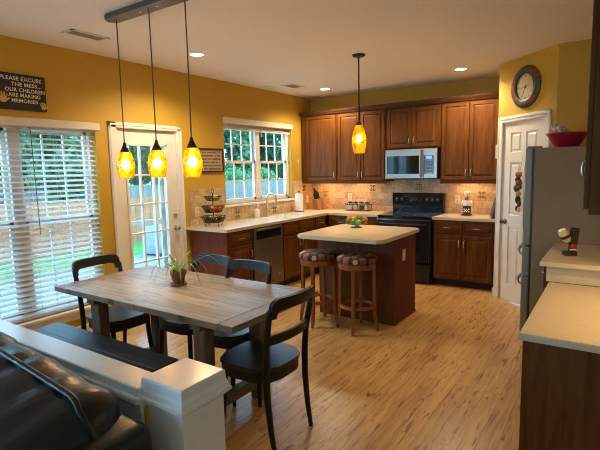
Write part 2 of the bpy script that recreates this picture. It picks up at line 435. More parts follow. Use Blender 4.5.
KIDS = {}
def dup(root, loc, rz=None, label=None, group=None):
    """copy a thing with its parts and sub-parts"""
    r = root.copy(); col.objects.link(r); r.location = loc
    if rz is not None: r.rotation_euler = (0, 0, rz)
    if label: r['label'] = label
    if group: r['group'] = group
    for ch in [o for o in bpy.data.objects if o.parent == root]:
        c = ch.copy(); col.objects.link(c); c.parent = r
        for g in [o for o in bpy.data.objects if o.parent == ch]:
            d = g.copy(); col.objects.link(d); d.parent = c
    return r

def lamp(kind, name, loc, power, color, size=.05, rot=None, **kw):
    l = bpy.data.lights.new(name, kind); l.energy = power; l.color = color
    if kind in ('POINT', 'SPOT'): l.shadow_soft_size = size
    for k, v in kw.items(): setattr(l, k, v)
    o = bpy.data.objects.new(name, l); o.location = loc
    if rot: o.rotation_euler = rot
    col.objects.link(o)
    return o

def text_mesh(body, size, mat, name, parent, loc, rot, extrude=.0015, align='CENTER'):
    cu = bpy.data.curves.new(name, 'FONT'); cu.body = body; cu.size = size; cu.extrude = extrude; cu.offset = .0007; cu.align_x = align; cu.align_y = 'CENTER'; cu.space_character = 1.08
    t = bpy.data.objects.new(name, cu); col.objects.link(t)
    bpy.context.view_layer.update()
    me = bpy.data.meshes.new_from_object(t.evaluated_get(bpy.context.evaluated_depsgraph_get()))
    bpy.data.objects.remove(t); bpy.data.curves.remove(cu)
    me.name = name; me.materials.clear(); me.materials.append(mat)
    o = bpy.data.objects.new(name, me); col.objects.link(o); o.parent = parent; o.location = loc; o.rotation_euler = rot
    return o
SKY, CAN, FAM, PEN, PUCK, PUCK2, EXPO, BULB = 4.8, 56., 5., 3., 1.2, 1.5, 1.05, 290.
# ------------------------------------------------------------------ dimensions
W = 6.62; H = 2.735; XR = 4.49
DA = Vector((3.085, 5.88, 0)); DB = Vector((3.74, 5.27, 0))      # diagonal pantry wall
DANG = math.atan2(DB.y-DA.y, DB.x-DA.x)

# ------------------------------------------------------------------ room shell
bm = new_bm(); box(bm, -.14, 7.1, -4.1, 6.75, -.1, 0); struct('floor', bm, M['floor'])
bm = new_bm(); box(bm, -.14, 7.1, -4.1, 6.75, H, H+.12); struct('ceiling', bm, M['ceil'])

OPEN = [(-3.0, .25, .4, 2.15), (1.22, 2.70, .29, 2.03), (2.925, 3.735, 0, 2.055), (4.515, 6.03, 1.13, 2.24)]
bm = new_bm()
y = -4.1
for (a, b, c, d) in OPEN:
    box(bm, -.14, 0, y, a, 0, H)
    if c > 0: box(bm, -.14, 0, a, b, 0, c)
    box(bm, -.14, 0, a, b, d, H)
    y = b
box(bm, -.14, 0, y, 6.75, 0, H)
struct('wall_left', bm, M['wall'])
bm = new_bm(); box(bm, 0, 3.085, W, W+.12, 0, H); struct('wall_back', bm, M['wall'])
# pantry enclosure: short side, diagonal with a door opening, then a wall behind the fridge
L = (DB-DA).length
def dloc(x, y=0, z=0):
    return (DA.x+math.cos(DANG)*x-math.sin(DANG)*y, DA.y+math.sin(DANG)*x+math.cos(DANG)*y, z)
bm = new_bm(); box(bm, 3.085, 3.16, 5.88, W, 0, H); struct('wall_pantry_side', bm, M['wall'])
bm = new_bm()
box(bm, 0, .1, 0, .1, 0, H); box(bm, .752, L, 0, .1, 0, H); box(bm, .1, .752, 0, .1, 2.065, H)
struct('wall_diagonal', bm, M['wall'], loc=DA, rot=(0, 0, DANG))
bm = new_bm(); box(bm, 3.74, XR, 5.27, 5.37, 0, H); struct('wall_pantry_front', bm, M['wall'])
bm = new_bm(); box(bm, XR, XR+.12, 2.13, 5.375, 0, H); struct('wall_right', bm, M['wall'])
bm = new_bm(); box(bm, XR+.12, 7.0, 2.13, 2.25, 0, H); struct('wall_right_return', bm, M['rearwall'])
bm = new_bm(); box(bm, 7.0, 7.1, -4.1, 2.25, 0, H); struct('wall_far_right', bm, M['rearwall'])
bm = new_bm(); box(bm, 0, .4, -4.1, -4.0, 0, H); box(bm, 2.4, 7.0, -4.1, -4.0, 0, H); box(bm, .4, 2.4, -4.1, -4.0, 0, .5); box(bm, .4, 2.4, -4.1, -4.0, 2.15, H); struct('wall_rear', bm, M['rearwall'])
bm = new_bm()
for x in (.4, 1.37, 2.34): box(bm, x, x+.06, -4.09, -4.02, .5, 2.15)
for z in (.5, 1.3, 2.09): box(bm, .4, 2.4, -4.085, -4.025, z, z+.06)
struct('window_4', bm, M['white'])  # unseen rear window, added to bring cool daylight onto sofa and post

# half wall with cap and end post
bm = new_bm(); box(bm, 0, 3.0, .912, .99, 0, .80); struct('wall_half', bm, M['wall'])
bm = new_bm()
box(bm, 0, 2.99, .897, 1.007, .838, .87, .004); box(bm, 0, 2.99, .884, 1.02, .812, .84, .008, 2)
box(bm, 0, 2.99, .90, 1.003, .775, .815, .004); box(bm, 0, 2.99, .905, .997, .73, .78, .004)
struct('trim_1', bm, M['whitegloss'])
def sqpost(bm, cx, cy, prof):
    rs = []
    for h, z in prof: rs.append([bm.verts.new((cx+a*h, cy+b*h, z)) for a, b in ((-1, -1), (1, -1), (1, 1), (-1, 1))])
    bm.faces.new(list(reversed(rs[0]))); bm.faces.new(rs[-1])
    for a, b in zip(rs, rs[1:]):
        for k in range(4): bm.faces.new((a[k], a[(k+1) % 4], b[(k+1) % 4], b[k]))
bm = new_bm()
sqpost(bm, 3.077, 1.016, [(.092, 0), (.092, .808), (.098, .812), (.104, .82), (.113, .826), (.113, .838), (.107, .842), (.105, .856), (.1, .868), (.0985, .894), (.0965, .899), (.094, .90)])
struct('trim_2', bm, M['whitegloss'])

# baseboards
bm = new_bm(); box(bm, 0, .014, 1.02, 2.85, 0, .11, .004); struct('baseboard_left', bm, M['white'])
bm = new_bm(); box(bm, 3.071, 3.085, 5.868, 6.06, 0, .1, .004); box(bm, 3.069, 3.1, 5.858, 5.88, 0, .1, .003)
struct('baseboard_pantry', bm, M['white'])

# ------------------------------------------------------------------ windows in the left wall
def sash(parent, x, y0, y1, z0, z1, mat, cols, rows):
    w = .034
    bm = new_bm()
    box(bm, x-.015, x+.015, y0, y0+w, z0, z1); box(bm, x-.015, x+.015, y1-w, y1, z0, z1)
    box(bm, x-.015, x+.015, y0, y1, z0, z0+w); box(bm, x-.015, x+.015, y0, y1, z1-w, z1)
    for k in range(1, cols):
        yy = y0+w+(y1-y0-2*w)*k/cols; box(bm, x-.008, x+.008, yy-.008, yy+.008, z0+w, z1-w)
    for k in range(1, rows):
        zz = z0+w+(z1-z0-2*w)*k/rows; box(bm, x-.008, x+.008, y0+w, y1-w, zz-.008, zz+.008)
    s = obj('sash', bm, mat, parent)
    bm = new_bm(); box(bm, x-.003, x-.001, y0+w*.9, y1-w*.9, z0+w*.9, z1-w*.9)
    obj('pane', bm, M['glass'], s)

def window(n, y0, y1, z0, z1, mat, units=2, zm=None, mull=.09):
    bm = new_bm(); fw = .035
    box(bm, -.135, -.06, y0, y0+fw, z0, z1); box(bm, -.135, -.06, y1-fw, y1, z0, z1)
    box(bm, -.135, -.06, y0, y1, z0, z0+fw); box(bm, -.135, -.06, y0, y1, z1-fw, z1)
    ym = (y0+y1)/2
    if units == 2: box(bm, -.135, -.055, ym-mull/2, ym+mull/2, z0, z1)
    r = struct('window_%d' % n, bm, mat)
    zm = zm or (z0+z1)/2
    sp = [(y0+fw, ym-mull/2), (ym+mull/2, y1-fw)] if units == 2 else [(y0+fw, y1-fw)]
    for a, b in sp:
        sash(r, -.085, a, b, z0+fw, zm+.02, mat, 3, 2); sash(r, -.117, a, b, zm-.02, z1-fw, mat, 3, 2)
    return r
w1 = window(1, 1.22, 2.70, .29, 2.03, M['white'], zm=1.15)
bm = new_bm(); box(bm, -.06, .05, 1.18, 2.72, .262, .29, .004); box(bm, 0, .02, 1.2, 2.725, .185, .262, .004)
obj('window_sill', bm, M['white'], w1)
w2 = window(2, 4.515, 6.03, 1.13, 2.24, M['white'], zm=1.70)
bm = new_bm(); box(bm, -.06, .03, 4.49, 6.06, 1.10, 1.13, .004)
obj('window_sill', bm, M['white'], w2)
window(3, -3.0, .25, .4, 2.15, M['white'])

# ------------------------------------------------------------------ patio door
bm = new_bm()
for a, b in ((2.84, 2.93), (3.73, 3.795)):
    box(bm, 0, .016, a, b, 0, 2.105, .004); box(bm, .0, .022, a+.012 if a < 3 else a+.04, a+.03 if a < 3 else b-.012, 0, 2.09, .003)
box(bm, 0, .016, 2.84, 3.795, 2.045, 2.105, .004); box(bm, 0, .022, 2.87, 3.785, 2.07, 2.09, .003)
box(bm, -.14, 0, 2.925, 2.94, 0, 2.055); box(bm, -.14, 0, 3.72, 3.735, 0, 2.055); box(bm, -.14, 0, 2.925, 3.735, 2.04, 2.055)
d1 = struct('door_1', bm, M['white'])
gy0, gy1, gz0, gz1 = 3.055, 3.565, .28, 1.875
bm = new_bm(); xa, xb = -.07, -.026
box(bm, xa, xb, 2.942, gy0, .01, 2.038); box(bm, xa, xb, gy1, 3.718, .01, 2.038)
box(bm, xa, xb, gy0, gy1, .01, gz0); box(bm, xa, xb, gy0, gy1, gz1, 2.038)
fr = .022
box(bm, xb, xb+.012, gy0-fr, gy0+.006, gz0-fr, gz1+fr, .003); box(bm, xb, xb+.012, gy1-.006, gy1+fr, gz0-fr, gz1+fr, .003)
box(bm, xb, xb+.012, gy0-fr, gy1+fr, gz0-fr, gz0+.006, .003); box(bm, xb, xb+.012, gy0-fr, gy1+fr, gz1-.006, gz1+fr, .003)
slab = obj('door_slab', bm, M['white'], d1)
bm = new_bm()
for k in (1, 2): yy = gy0+(gy1-gy0)*k/3; box(bm, -.058, -.02, yy-.009, yy+.009, gz0, gz1, .003)
for k in range(1, 5): zz = gz0+(gz1-gz0)*k/5; box(bm, -.058, -.021, gy0, gy1, zz-.009, zz+.009, .003)
obj('muntins', bm, M['white'], slab)
boxo('pane', (-.05, -.046, gy0, gy1, gz0, gz1), M['glass'], slab)
def knob(parent, name, loc, rz, mat, r=.028):
    bm = new_bm(); lathe(bm, [(.0, 0), (.03, 0), (.03, .006), (.012, .009), (.011, .03), (r*.8, .036), (r, .048), (r*.8, .06), (0, .064)], 18)
    o = obj(name, bm, mat, parent, smooth='auto', loc=loc, rot=(PI/2, 0, rz)); return o
knob(d1, 'door_knob', (-.026, 3.668, .925), PI/2, M['nickel'])
bm = new_bm(); lathe(bm, [(0, 0), (.027, 0), (.027, .012), (.018, .02), (0, .021)], 18)
obj('deadbolt', bm, M['nickel'], d1, smooth='auto', loc=(-.026, 3.668, 1.075), rot=(PI/2, 0, PI/2))
for z in (.25, 1.04, 1.82): boxo('hinge', (-.028, -.018, 2.934, 2.95, z-.045, z+.045), M['nickel'], d1)
# white storm door outside it
bm = new_bm(); xs0, xs1 = -.135, -.108
box(bm, xs0, xs1, 2.945, 3.03, .02, 2.035); box(bm, xs0, xs1, 3.535, 3.715, .02, 2.035)
box(bm, xs0, xs1, 3.03, 3.535, .02, .26); box(bm, xs0, xs1, 3.03, 3.535, 1.95, 2.035); box(bm, xs0, xs1, 3.03, 3.535, .98, 1.05)
box(bm, xs0-.01, xs0+.012, 3.46, 3.49, .26, 1.95)
sd = obj('storm_door', bm, M['alu'], d1)
boxo('pane', (-.122, -.120, 3.03, 3.535, .26, 1.95), M['glass'], sd)

# ------------------------------------------------------------------ pantry door
bm = new_bm()
for a, b in ((.012, .1), (.752, .84)):
    box(bm, a, b, -.016, 0, 0, 2.125, .004); box(bm, a+.01, a+.03, -.022, 0, 0, 2.11, .004) if a < .3 else box(bm, b-.03, b-.01, -.022, 0, 0, 2.11, .004)
box(bm, .012, .84, -.016, 0, 2.06, 2.125, .004); box(bm, .022, .83, -.022, 0, 2.09, 2.11, .004)
box(bm, .1, .108, 0, .08, 0, 2.065); box(bm, .744, .752, 0, .08, 0, 2.065); box(bm, .1, .752, 0, .08, 2.057, 2.065)
d2 = struct('door_2', bm, M['white'], loc=DA, rot=(0, 0, DANG))
def panel_door(w, h, panels, mat, parent, name, loc, t=.035):
    """slab with sunk and raised panels on its front (-y) face"""
    bm = new_bm(); xs = sorted({0, w} | {p[0] for p in panels} | {p[1] for p in panels}); zs = sorted({0, h} | {p[2] for p in panels} | {p[3] for p in panels})
    V = {}
    for x in xs:
        for z in zs: V[x, z] = bm.verts.new((x, 0, z))
    fs = []; isp = []
    for i in range(len(xs)-1):
        for j in range(len(zs)-1):
            f = bm.faces.new((V[xs[i], zs[j]], V[xs[i+1], zs[j]], V[xs[i+1], zs[j+1]], V[xs[i], zs[j+1]]))
            cx, cz = (xs[i]+xs[i+1])/2, (zs[j]+zs[j+1])/2
            (isp if any(p[0] < cx < p[1] and p[2] < cz < p[3] for p in panels) else fs).append(f)
    for f in isp:
        for th, dy in ((.014, .012), (.02, 0), (.018, -.009)):
            bmesh.ops.inset_individual(bm, faces=[f], thickness=th, depth=0)
            for v in f.verts: v.co.y += dy
    b0 = [bm.verts.new(c) for c in ((0, t, 0), (w, t, 0), (w, t, h), (0, t, h))]
    bm.faces.new(list(reversed(b0)))
    box_edges = [(xs, 0), (xs, h)]
    for j in range(len(zs)-1):
        pass
    # rim
    rim = [V[x, 0] for x in xs]; bm.faces.new([*rim, b0[1], b0[0]])
    rim = [V[x, h] for x in xs]; bm.faces.new([*rim, b0[2], b0[3]])
    rim = [V[0, z] for z in zs]; bm.faces.new([*rim, b0[3], b0[0]])
    rim = [V[w, z] for z in zs]; bm.faces.new([*rim, b0[2], b0[1]])
    return obj(name, bm, mat, parent, loc=loc)
dw_, a = .632, .105
pans = []
for (z0, z1) in ((.2, .86), (1.0, 1.60), (1.71, 1.93)):
    pans += [(a, .28, z0, z1), (.352, dw_-a, z0, z1)]
ds = panel_door(dw_, 2.045, pans, M['white'], d2, 'door_slab', (.11, .012, .01))
k = knob(d2, 'door_knob', (.165, .012, .93), 0, M['brass'])

# ------------------------------------------------------------------ backsplash (part of the walls)
bm = new_bm()
box(bm, 0, .01, 3.875, 4.49, .925, 1.365); box(bm, 0, .01, 4.49, 6.06, .925, 1.10); box(bm, 0, .01, 6.06, W, .925, 1.40)
struct('wall_left_tiles', bm, M['tile'])
bm = new_bm(); box(bm, .01, 3.085, W-.01, W, .915, 1.9); struct('wall_back_tiles', bm, M['tile'])
bm = new_bm()
def relief(bm, o, u, c, s=.05, sgn=1):
    """four little scrolls on an accent tile; u = along, c = out of the wall"""
    for a in (-1, 1):
        for b in (-1, 1):
            pts = []
            for k in range(9):
                t = k/8*1.7*PI; r = .021*(1-.07*k)
                pts.append(Vector(o)+u*(a*.024+a*r*math.cos(t))+Vector((0, 0, b*.024+b*r*math.sin(t)))+c*.002)
            tube(bm, pts, .0055, 5)
for (yy, z) in ((6.36, 1.275), (4.72, .99), (5.55, .985)): relief(bm, (.011, yy, z), Vector((0, 1, 0)), Vector((1, 0, 0)))
struct('trim_3', bm, M['deco'])
bm = new_bm()
for (xx, z) in ((.265, 1.17), (1.13, 1.272), (1.868, 1.288), (2.755, 1.185)): relief(bm, (xx, W-.011, z), Vector((1, 0, 0)), Vector((0, -1, 0)))
struct('trim_4', bm, M['deco'])

# ------------------------------------------------------------------ outdoors
bm = new_bm(); box(bm, -60, -4.1, -30, 60, -.4, -.2); box(bm, -4.1, -.14, 8.3, 60, -.4, -.2); o = obj('lawn', bm, M['grass']); o['kind'] = 'structure'
bm = new_bm(); box(bm, -4.1, -.14, -8, 8.3, -.3, -.16, .01); o = obj('patio', bm, M['patio']); o['kind'] = 'structure'

def fence(name, label, p0, p1, h, mat, post_gap=2.4, cat='fence', z=-.2):
    p0, p1 = Vector((*p0, z)), Vector((*p1, z)); Ln = (p1-p0).length
    t = thing(name, label, cat, p0, math.atan2(p1.y-p0.y, p1.x-p0.x))
    bm = new_bm(); n = int(Ln/.145)
    for k in range(n):
        x = k*.145; box(bm, x, x+.138, -.01, .01, .04, h+random.uniform(-.012, .012))
    obj('board_panel', bm, mat, t)
    bm = new_bm(); box(bm, 0, Ln, .01, .05, .25, .34); box(bm, 0, Ln, .01, .05, h-.3, h-.21); obj('rails', bm, mat, t)
    for k in range(int(Ln/post_gap)+1): boxo('post', (k*post_gap-.05, k*post_gap+.05, .05, .15, 0, h+.05), mat, t)
    return t
fence('wooden_fence', 'orange-brown board fence beyond the lawn outside the patio door', (-5.9, 1.6), (-5.6, 9.6), 1.17, M['cedar'])
fence('wooden_fence', 'grey weathered board fence far behind, below the round bushes', (-16.2, 9.5), (-15.2, 33.), 1.14, M['greyfence'])

def foliage(bm, blobs, n, s):
    for (c, r) in blobs:
        m = int(n*r.x*r.y*r.z/sum(b[1].x*b[1].y*b[1].z for b in blobs))+20
        for _ in range(m):
            d = Vector((random.gauss(0, 1), random.gauss(0, 1), random.gauss(0, 1))).normalized()
            q = random.uniform(.45, 1.05)
            p = Vector(c)+Vector((d.x*r.x, d.y*r.y, d.z*r.z))*q
            u = Vector((random.gauss(0, 1), random.gauss(0, 1), random.gauss(0, 1))).normalized(); v = u.orthogonal().normalized()
            k = s*random.uniform(.6, 1.3)
            bm.faces.new([bm.verts.new(p+u*k), bm.verts.new(p+v*k*.55), bm.verts.new(p-u*k), bm.verts.new(p-v*k*.55)])
def tree(loc, h, rad, mat, label, group=None, n=4200, s=.17, trunk=.12):
    t = thing('tree', label, 'tree', (*loc, -.2), random.uniform(0, 6), group)
    bl = []
    for k in range(12):
        a = random.uniform(0, 2*PI); q = random.uniform(.1, .65)*rad; z = h*(.16+.74*(k+.5)/12)
        rr = rad*random.uniform(.42, .68)
        bl.append((Vector((q*math.cos(a), q*math.sin(a), z)), Vector((rr, rr, rr*.9))))
    bm = new_bm(); foliage(bm, bl, n, s); obj('crown', bm, mat, t)
    bm = new_bm(); tube(bm, [(0, 0, 0), (.05, .03, h*.3), (-.04, .05, h*.6), (0, 0, h*.85)], [trunk, trunk*.8, trunk*.5, trunk*.2], 7)
    obj('trunk', bm, M['bark'], t)
    return t
GT = 'trees beyond the fences'
TL = [((-9.4, 4.2), 5.2, 1.05, 'leafb', 'dark evergreen beyond the orange fence, left of the tree facing the large window'),
      ((-9.6, 7.75), 5.6, 1.0, 'leafa', 'mid-green tree just beyond the orange fence, facing the large window'),
      ((-12.9, 9.6), 6.0, 1.25, 'leafb', 'dark evergreen farther back, between the large window and the patio door'),
      ((-12.9, 6.0), 6.4, 1.2, 'leafa', 'mid-green tree farther back, behind the left part of the large window')]
for p, h, r, m, lb in TL: tree(p, h, r, M[m], lb, GT)
FT = 'tall leafy trees behind the far grey fence'
for k in range(7):
    tree((-19.9, 11.5+k*3.75), 7.2+(k % 3)*.7, 1.38, M[('leafa', 'leafb', 'leafa', 'leafc')[k % 4]], 'tall leafy tree behind the far grey fence', FT, n=5200, s=.2, trunk=.16)
    tree((-23.9, 13.4+k*3.75), 8.2+(k % 2)*.9, 1.38, M[('leafb', 'leafa', 'leafc')[k % 3]], 'tall leafy tree behind the far grey fence', FT, n=4200, s=.24, trunk=.16)
for k, (x, yy, r, lb) in enumerate([(-16.9, 20.6, .85, 'left'), (-16.9, 23.3, 1.0, 'middle'), (-16.9, 26.3, .95, 'right')]):
    t = thing('round_bush', 'clipped light green round bush behind the grey fence, %s of three through the kitchen window' % lb, 'bush', (x, yy, -.2), 0, 'round bushes')
    bm = new_bm(); foliage(bm, [(Vector((0, 0, 1.05)), Vector((r, r*1.15, .95)))], 2600, .09); obj('crown', bm, M['leafc'], t)
    bm = new_bm(); tube(bm, [(0, 0, 0), (0, 0, .8)], .05, 6); obj('stem', bm, M['bark'], t)
t = thing('neighbour_house', 'red brick neighbouring house far behind the large window', 'house', (-34, 11., -.2))
boxo('wall', (0, 7, -2.5, 4.6, 0, 5.4), M['house'], t)
bm = new_bm()
a = [bm.verts.new(p) for p in ((-.4, -2.9, 5.35), (-.4, 5.0, 5.35), (7.4, 5.0, 5.35), (7.4, -2.9, 5.35), (3.5, -2.9, 7.6), (3.5, 5.0, 7.6))]
for f in ((0, 1, 5, 4), (3, 4, 5, 2), (0, 4, 3), (1, 2, 5), (0, 3, 2, 1)): bm.faces.new([a[i] for i in f])
obj('roof', bm, M['roof'], t)
for q in (-.9, 1.6, 3.4):
    f = boxo('window', (7, 7.06, q-.5, q+.5, 2.6, 4.2), M['alu'], t)
    boxo('pane', (7.061, 7.065, q-.42, q+.42, 2.7, 4.1), M['blackglass'], f)
# grey covered grill on the patio
t = thing('patio_grill', 'pale grey covered grill standing on the patio outside the patio door', 'grill', (-3.75, 6.45, -.16))
bm = new_bm(); box(bm, -.27, .27, -.3, .3, .02, .68, .06, 2); bmesh.ops.subdivide_edges(bm, edges=bm.edges[:], cuts=2, use_grid_fill=True)
for v in bm.verts: v.co.x += .02*math.sin(v.co.z*14+v.co.y*9); v.co.y += .02*math.sin(v.co.z*11+v.co.x*12)
obj('cover', bm, M['coverg'], t, smooth=True)
bm = new_bm(); tube(bm, [(.22, -.2, 0), (.22, -.2, .08)], .06, 8); tube(bm, [(-.22, -.2, 0), (-.22, -.2, .08)], .06, 8); tube(bm, [(.22, .2, 0), (.22, .2, .08)], .06, 8); tube(bm, [(-.22, .2, 0), (-.22, .2, .08)], .06, 8)
obj('wheels', bm, M['blackm'], t)
# ------------------------------------------------------------------ cabinets
def front(parent, name, x0, x1, z0, z1, mat, flat=False, rail=.055, t=.02, y=-.02):
    w, h = x1-x0, z1-z0
    bm = new_bm()
    box(bm, 0, w, 0, t, 0, h, .003)
    fr = [f for f in bm.faces if f.normal.y < -.9 and f.calc_area() > w*h*.6]
    bm.normal_update()
    fr = [f for f in bm.faces if f.normal.y < -.9 and f.calc_area() > w*h*.5]
    if fr and not flat:
        f = fr[0]
        for th, dy in ((rail, 0), (.005, .011), (.009, 0), (.03, -.010)):
            if min(w, h) < .2 and th > .02: th = min(th, .02)
            bmesh.ops.inset_individual(bm, faces=[f], thickness=th, depth=0)
            for v in f.verts: v.co.y += dy
    return obj(name, bm, mat, parent, loc=(x0, y, z0))

def pull(parent, x, z, vert=True, ln=.10, mat=None, y=0., out_=.028, r=.0052):
    bm = new_bm(); pts = []
    for k in range(9):
        t = -1+2*k/8; d = -out_*(1-t**4)
        pts.append((0, y+d, t*ln/2) if vert else (t*ln/2, y+d, 0))
    tube(bm, pts, r, 8)
    return obj('handle', bm, mat or M['nickel'], parent, smooth=True, loc=(x, 0, z))

def base_cab(name, label, loc, rz, w, layout, d=.58, h=.885, group=None, cat='cabinet', left_end=False, right_end=False, mat=None, toe=.1, top=None):
    """layout: list of (kind, x0, x1, z0, z1, handle) fronts"""
    t = thing(name, label, cat, loc, rz, group)
    bm = new_bm(); box(bm, 0, w, 0, d, toe, top or h)
    if top: box(bm, 0, w, 0, .05, top, h)
    obj('body', bm, M['cherry'], t)
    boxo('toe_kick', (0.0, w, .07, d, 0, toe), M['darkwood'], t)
    if left_end: boxo('end_panel', (-.012, 0, -.0, d, 0, h), M['cherryend'], t)
    if right_end: boxo('end_panel', (w, w+.012, 0, d, 0, h), M['cherryend'], t)
    for (kind, x0, x1, z0, z1, hd) in layout:
        f = front(t, kind, x0, x1, z0, z1, M['cherryx' if kind == 'drawer' else 'cherry'], flat=False, rail=.055 if kind == 'door' else .02)
        if hd == 'h': pull(f, (x1-x0)/2, (z1-z0)/2, False)
        elif hd == 'r': pull(f, x1-x0-.03, z1-z0-.11)
        elif hd == 'l': pull(f, .03, z1-z0-.11)
    return t
M['crown'] = wood('dark_cherry_crown', (.05, .018, .006), (.10, .034, .01), 'X', rough=.45, spec=.3)
DZ = (.715, .865); OZ = (.125, .695)
R90 = PI/2
base_cab('base_cabinet', 'dark red-brown base cabinet at the free end of the sink run, left of the dishwasher', (.63, 3.845, 0), R90, .425,
         [('drawer', .015, .41, *DZ, 'h'), ('door', .015, .41, *OZ, 'r')], left_end=True)
base_cab('sink_cabinet', 'wide dark red-brown base cabinet under the kitchen sink', (.63, 4.885, 0), R90, .80,
         [('drawer', .015, .395, *DZ, None), ('drawer', .41, .785, *DZ, None), ('door', .015, .395, *OZ, 'r'), ('door', .403, .785, *OZ, 'l')], top=.735)
base_cab('base_cabinet', 'dark red-brown corner base cabinet with one drawer, right of the sink cabinet', (.63, 5.69, 0), R90, .335,
         [('drawer', .015, .31, *DZ, 'h'), ('door', .015, .31, *OZ, 'r')])
base_cab('base_cabinet', 'dark red-brown base cabinet under the back counter, between the corner and the range', (.68, 6.03, 0), 0, .81,
         [('drawer', .015, .40, *DZ, 'h'), ('drawer', .415, .80, *DZ, 'h'), ('door', .015, .40, *OZ, 'r'), ('door', .407, .80, *OZ, 'l')], d=.57)
base_cab('base_cabinet', 'dark red-brown base cabinet with two drawers and two doors, between the range and the pantry', (2.285, 6.03, 0), 0, .755,
         [('drawer', .015, .37, *DZ, 'h'), ('drawer', .385, .74, *DZ, 'h'), ('door', .015, .37, *OZ, 'r'), ('door', .377, .74, *OZ, 'l')], d=.57)

# dishwasher
t = thing('dishwasher', 'dark stainless dishwasher under the counter between two base cabinets', 'dishwasher', (.63, 4.277, 0), R90)
boxo('body', (0, .60, .0, .57, .02, .88), M['blackm'], t)
boxo('door', (.004, .596, -.028, 0, .11, .868), M['dwsteel'], t, bev=.006)
boxo('control_strip', (.05, .55, -.0295, -.027, .735, .835), M['black'], t)
bm = new_bm(); box(bm, .06, .54, -.045, -.028, .845, .862, .004); obj('handle', bm, M['dwsteel'], t)
bm = new_bm(); lathe(bm, [(0, 0), (.014, 0), (.014, .002), (0, .002)], 16); obj('badge', bm, M['nickel'], t, loc=(.5, -.029, .23), rot=(PI/2, 0, 0))
boxo('toe_kick', (.0, .60, .05, .1, 0, .1), M['blackm'], t)

# countertops
CT = .922
t = thing('countertop', 'cream L-shaped countertop running below the kitchen window and along the back wall', 'countertop', (0, 0, 0))
bm = new_bm()
sx0, sx1, sy0, sy1 = .13, .53, 4.98, 5.62
z0 = .887
box(bm, .012, .67, 3.795, sy0, z0, CT); box(bm, .012, .67, sy1, 6.0, z0, CT)
box(bm, .012, sx0, sy0, sy1, z0, CT); box(bm, sx1, .67, sy0, sy1, z0, CT)
box(bm, .012, 1.497, 6.0, W-.012, z0, CT)
obj('slab', bm, M['counter'], t)
t = thing('kitchen_sink', 'pale sink set into the counter below the kitchen window', 'sink', (0, 0, 0))
bm = new_bm(); q = .012
box(bm, sx0, sx0+q, sy0, sy1, .75, CT-.006); box(bm, sx1-q, sx1, sy0, sy1, .75, CT-.006); box(bm, sx0, sx1, sy0, sy0+q, .75, CT-.006); box(bm, sx0, sx1, sy1-q, sy1, .75, CT-.006)
box(bm, sx0, sx1, sy0, sy1, .74, .752); obj('basin', bm, M['white'], t)
bm = new_bm(); lathe(bm, [(0, 0), (.04, 0), (.038, .004), (0, .004)], 16); obj('drain', bm, M['nickel'], t, loc=(.3, 5.3, .752))
bm = new_bm(); prism(bm, [(2.277, 5.995), (3.07, 5.995), (3.07, W-.012), (2.277, W-.012)], .887, CT, .003)
tag(obj('countertop', bm, M['counter']), 'short cream countertop between the range and the pantry corner', 'countertop')

# faucet and soap
t = thing('faucet', 'tall gooseneck kitchen faucet behind the sink', 'faucet', (.085, 5.27, CT))
bm = new_bm(); lathe(bm, [(0, 0), (.028, 0), (.026, .02), (.02, .03), (.017, .1), (0, .1)], 16); obj('base', bm, M['nickel'], t, smooth='auto')
bm = new_bm(); pts = [(0, 0, .09), (0, 0, .25)]
for k in range(1, 10): a = PI*k/9; pts.append((.075-.075*math.cos(a), .02*k/9, .25+.075*math.sin(a)))
pts.append((.15, .02, .20)); tube(bm, pts, .0155, 10); obj('spout', bm, M['nickel'], t, smooth=True)
bm = new_bm(); tube(bm, [(.15, .02, .205), (.15, .02, .14)], [.016, .019], 10); obj('spray_head', bm, M['nickel'], t, smooth='auto')
bm = new_bm(); tube(bm, [(.02, .0, .06), (.05, .0, .075), (.075, .0, .12)], [.008, .007, .006], 8); obj('lever', bm, M['nickel'], t, smooth=True)
t = thing('soap_dispenser', 'clear soap bottle with pump left of the faucet', 'soap bottle', (.09, 5.04, CT))
bm = new_bm(); lathe(bm, [(0, 0), (.035, 0), (.037, .01), (.036, .09), (.02, .115), (.013, .12), (0, .12)], 18); obj('bottle', bm, M['paper'], t, smooth='auto')
bm = new_bm(); tube(bm, [(0, 0, .12), (0, 0, .16), (.035, 0, .165)], .006, 8); obj('pump', bm, M['nickel'], t, smooth=True)

# ------------------------------------------------------------------ range
t = thing('range', 'black freestanding electric range between the base cabinets on the back wall', 'range', (1.505, 5.985, 0))
boxo('body', (0, .76, 0, .60, .03, .905), M['black'], t, bev=.004)
boxo('cooktop', (-.002, .762, -.02, .55, .905, .925), M['blackglass'], t, bev=.005)
bm = new_bm()
pr = [(.53, .92), (.515, 1.19), (.53, 1.205), (.615, 1.205), (.615, .92)]
a = [bm.verts.new((0, y, z)) for y, z in pr]; b = [bm.verts.new((.76, y, z)) for y, z in pr]
bm.faces.new(a); bm.faces.new(list(reversed(b)))
for k in range(5): bm.faces.new((a[k], b[k], b[(k+1) % 5], a[(k+1) % 5]))
obj('backguard', bm, M['black'], t)
for x in (.075, .15, .53, .61, .685):
    bm = new_bm(); lathe(bm, [(0, 0), (.03, 0), (.03, .004), (.024, .006), (.021, .028), (0, .028)], 18)
    k = obj('knob', bm, M['blackm'], t, smooth='auto', loc=(x, .52, 1.11), rot=(PI/2, 0, 0))
    boxo('pointer', (-.002, .002, .005, .022, .028, .0295), M['plate'], k)
boxo('display', (.27, .46, .512, .518, 1.09, 1.14), M['blackglass'], t)
bm = new_bm()
for k in range(6): box(bm, .285+k*.03, .30+k*.03, .509, .513, 1.10+.012*(k % 2), 1.106+.012*(k % 2))
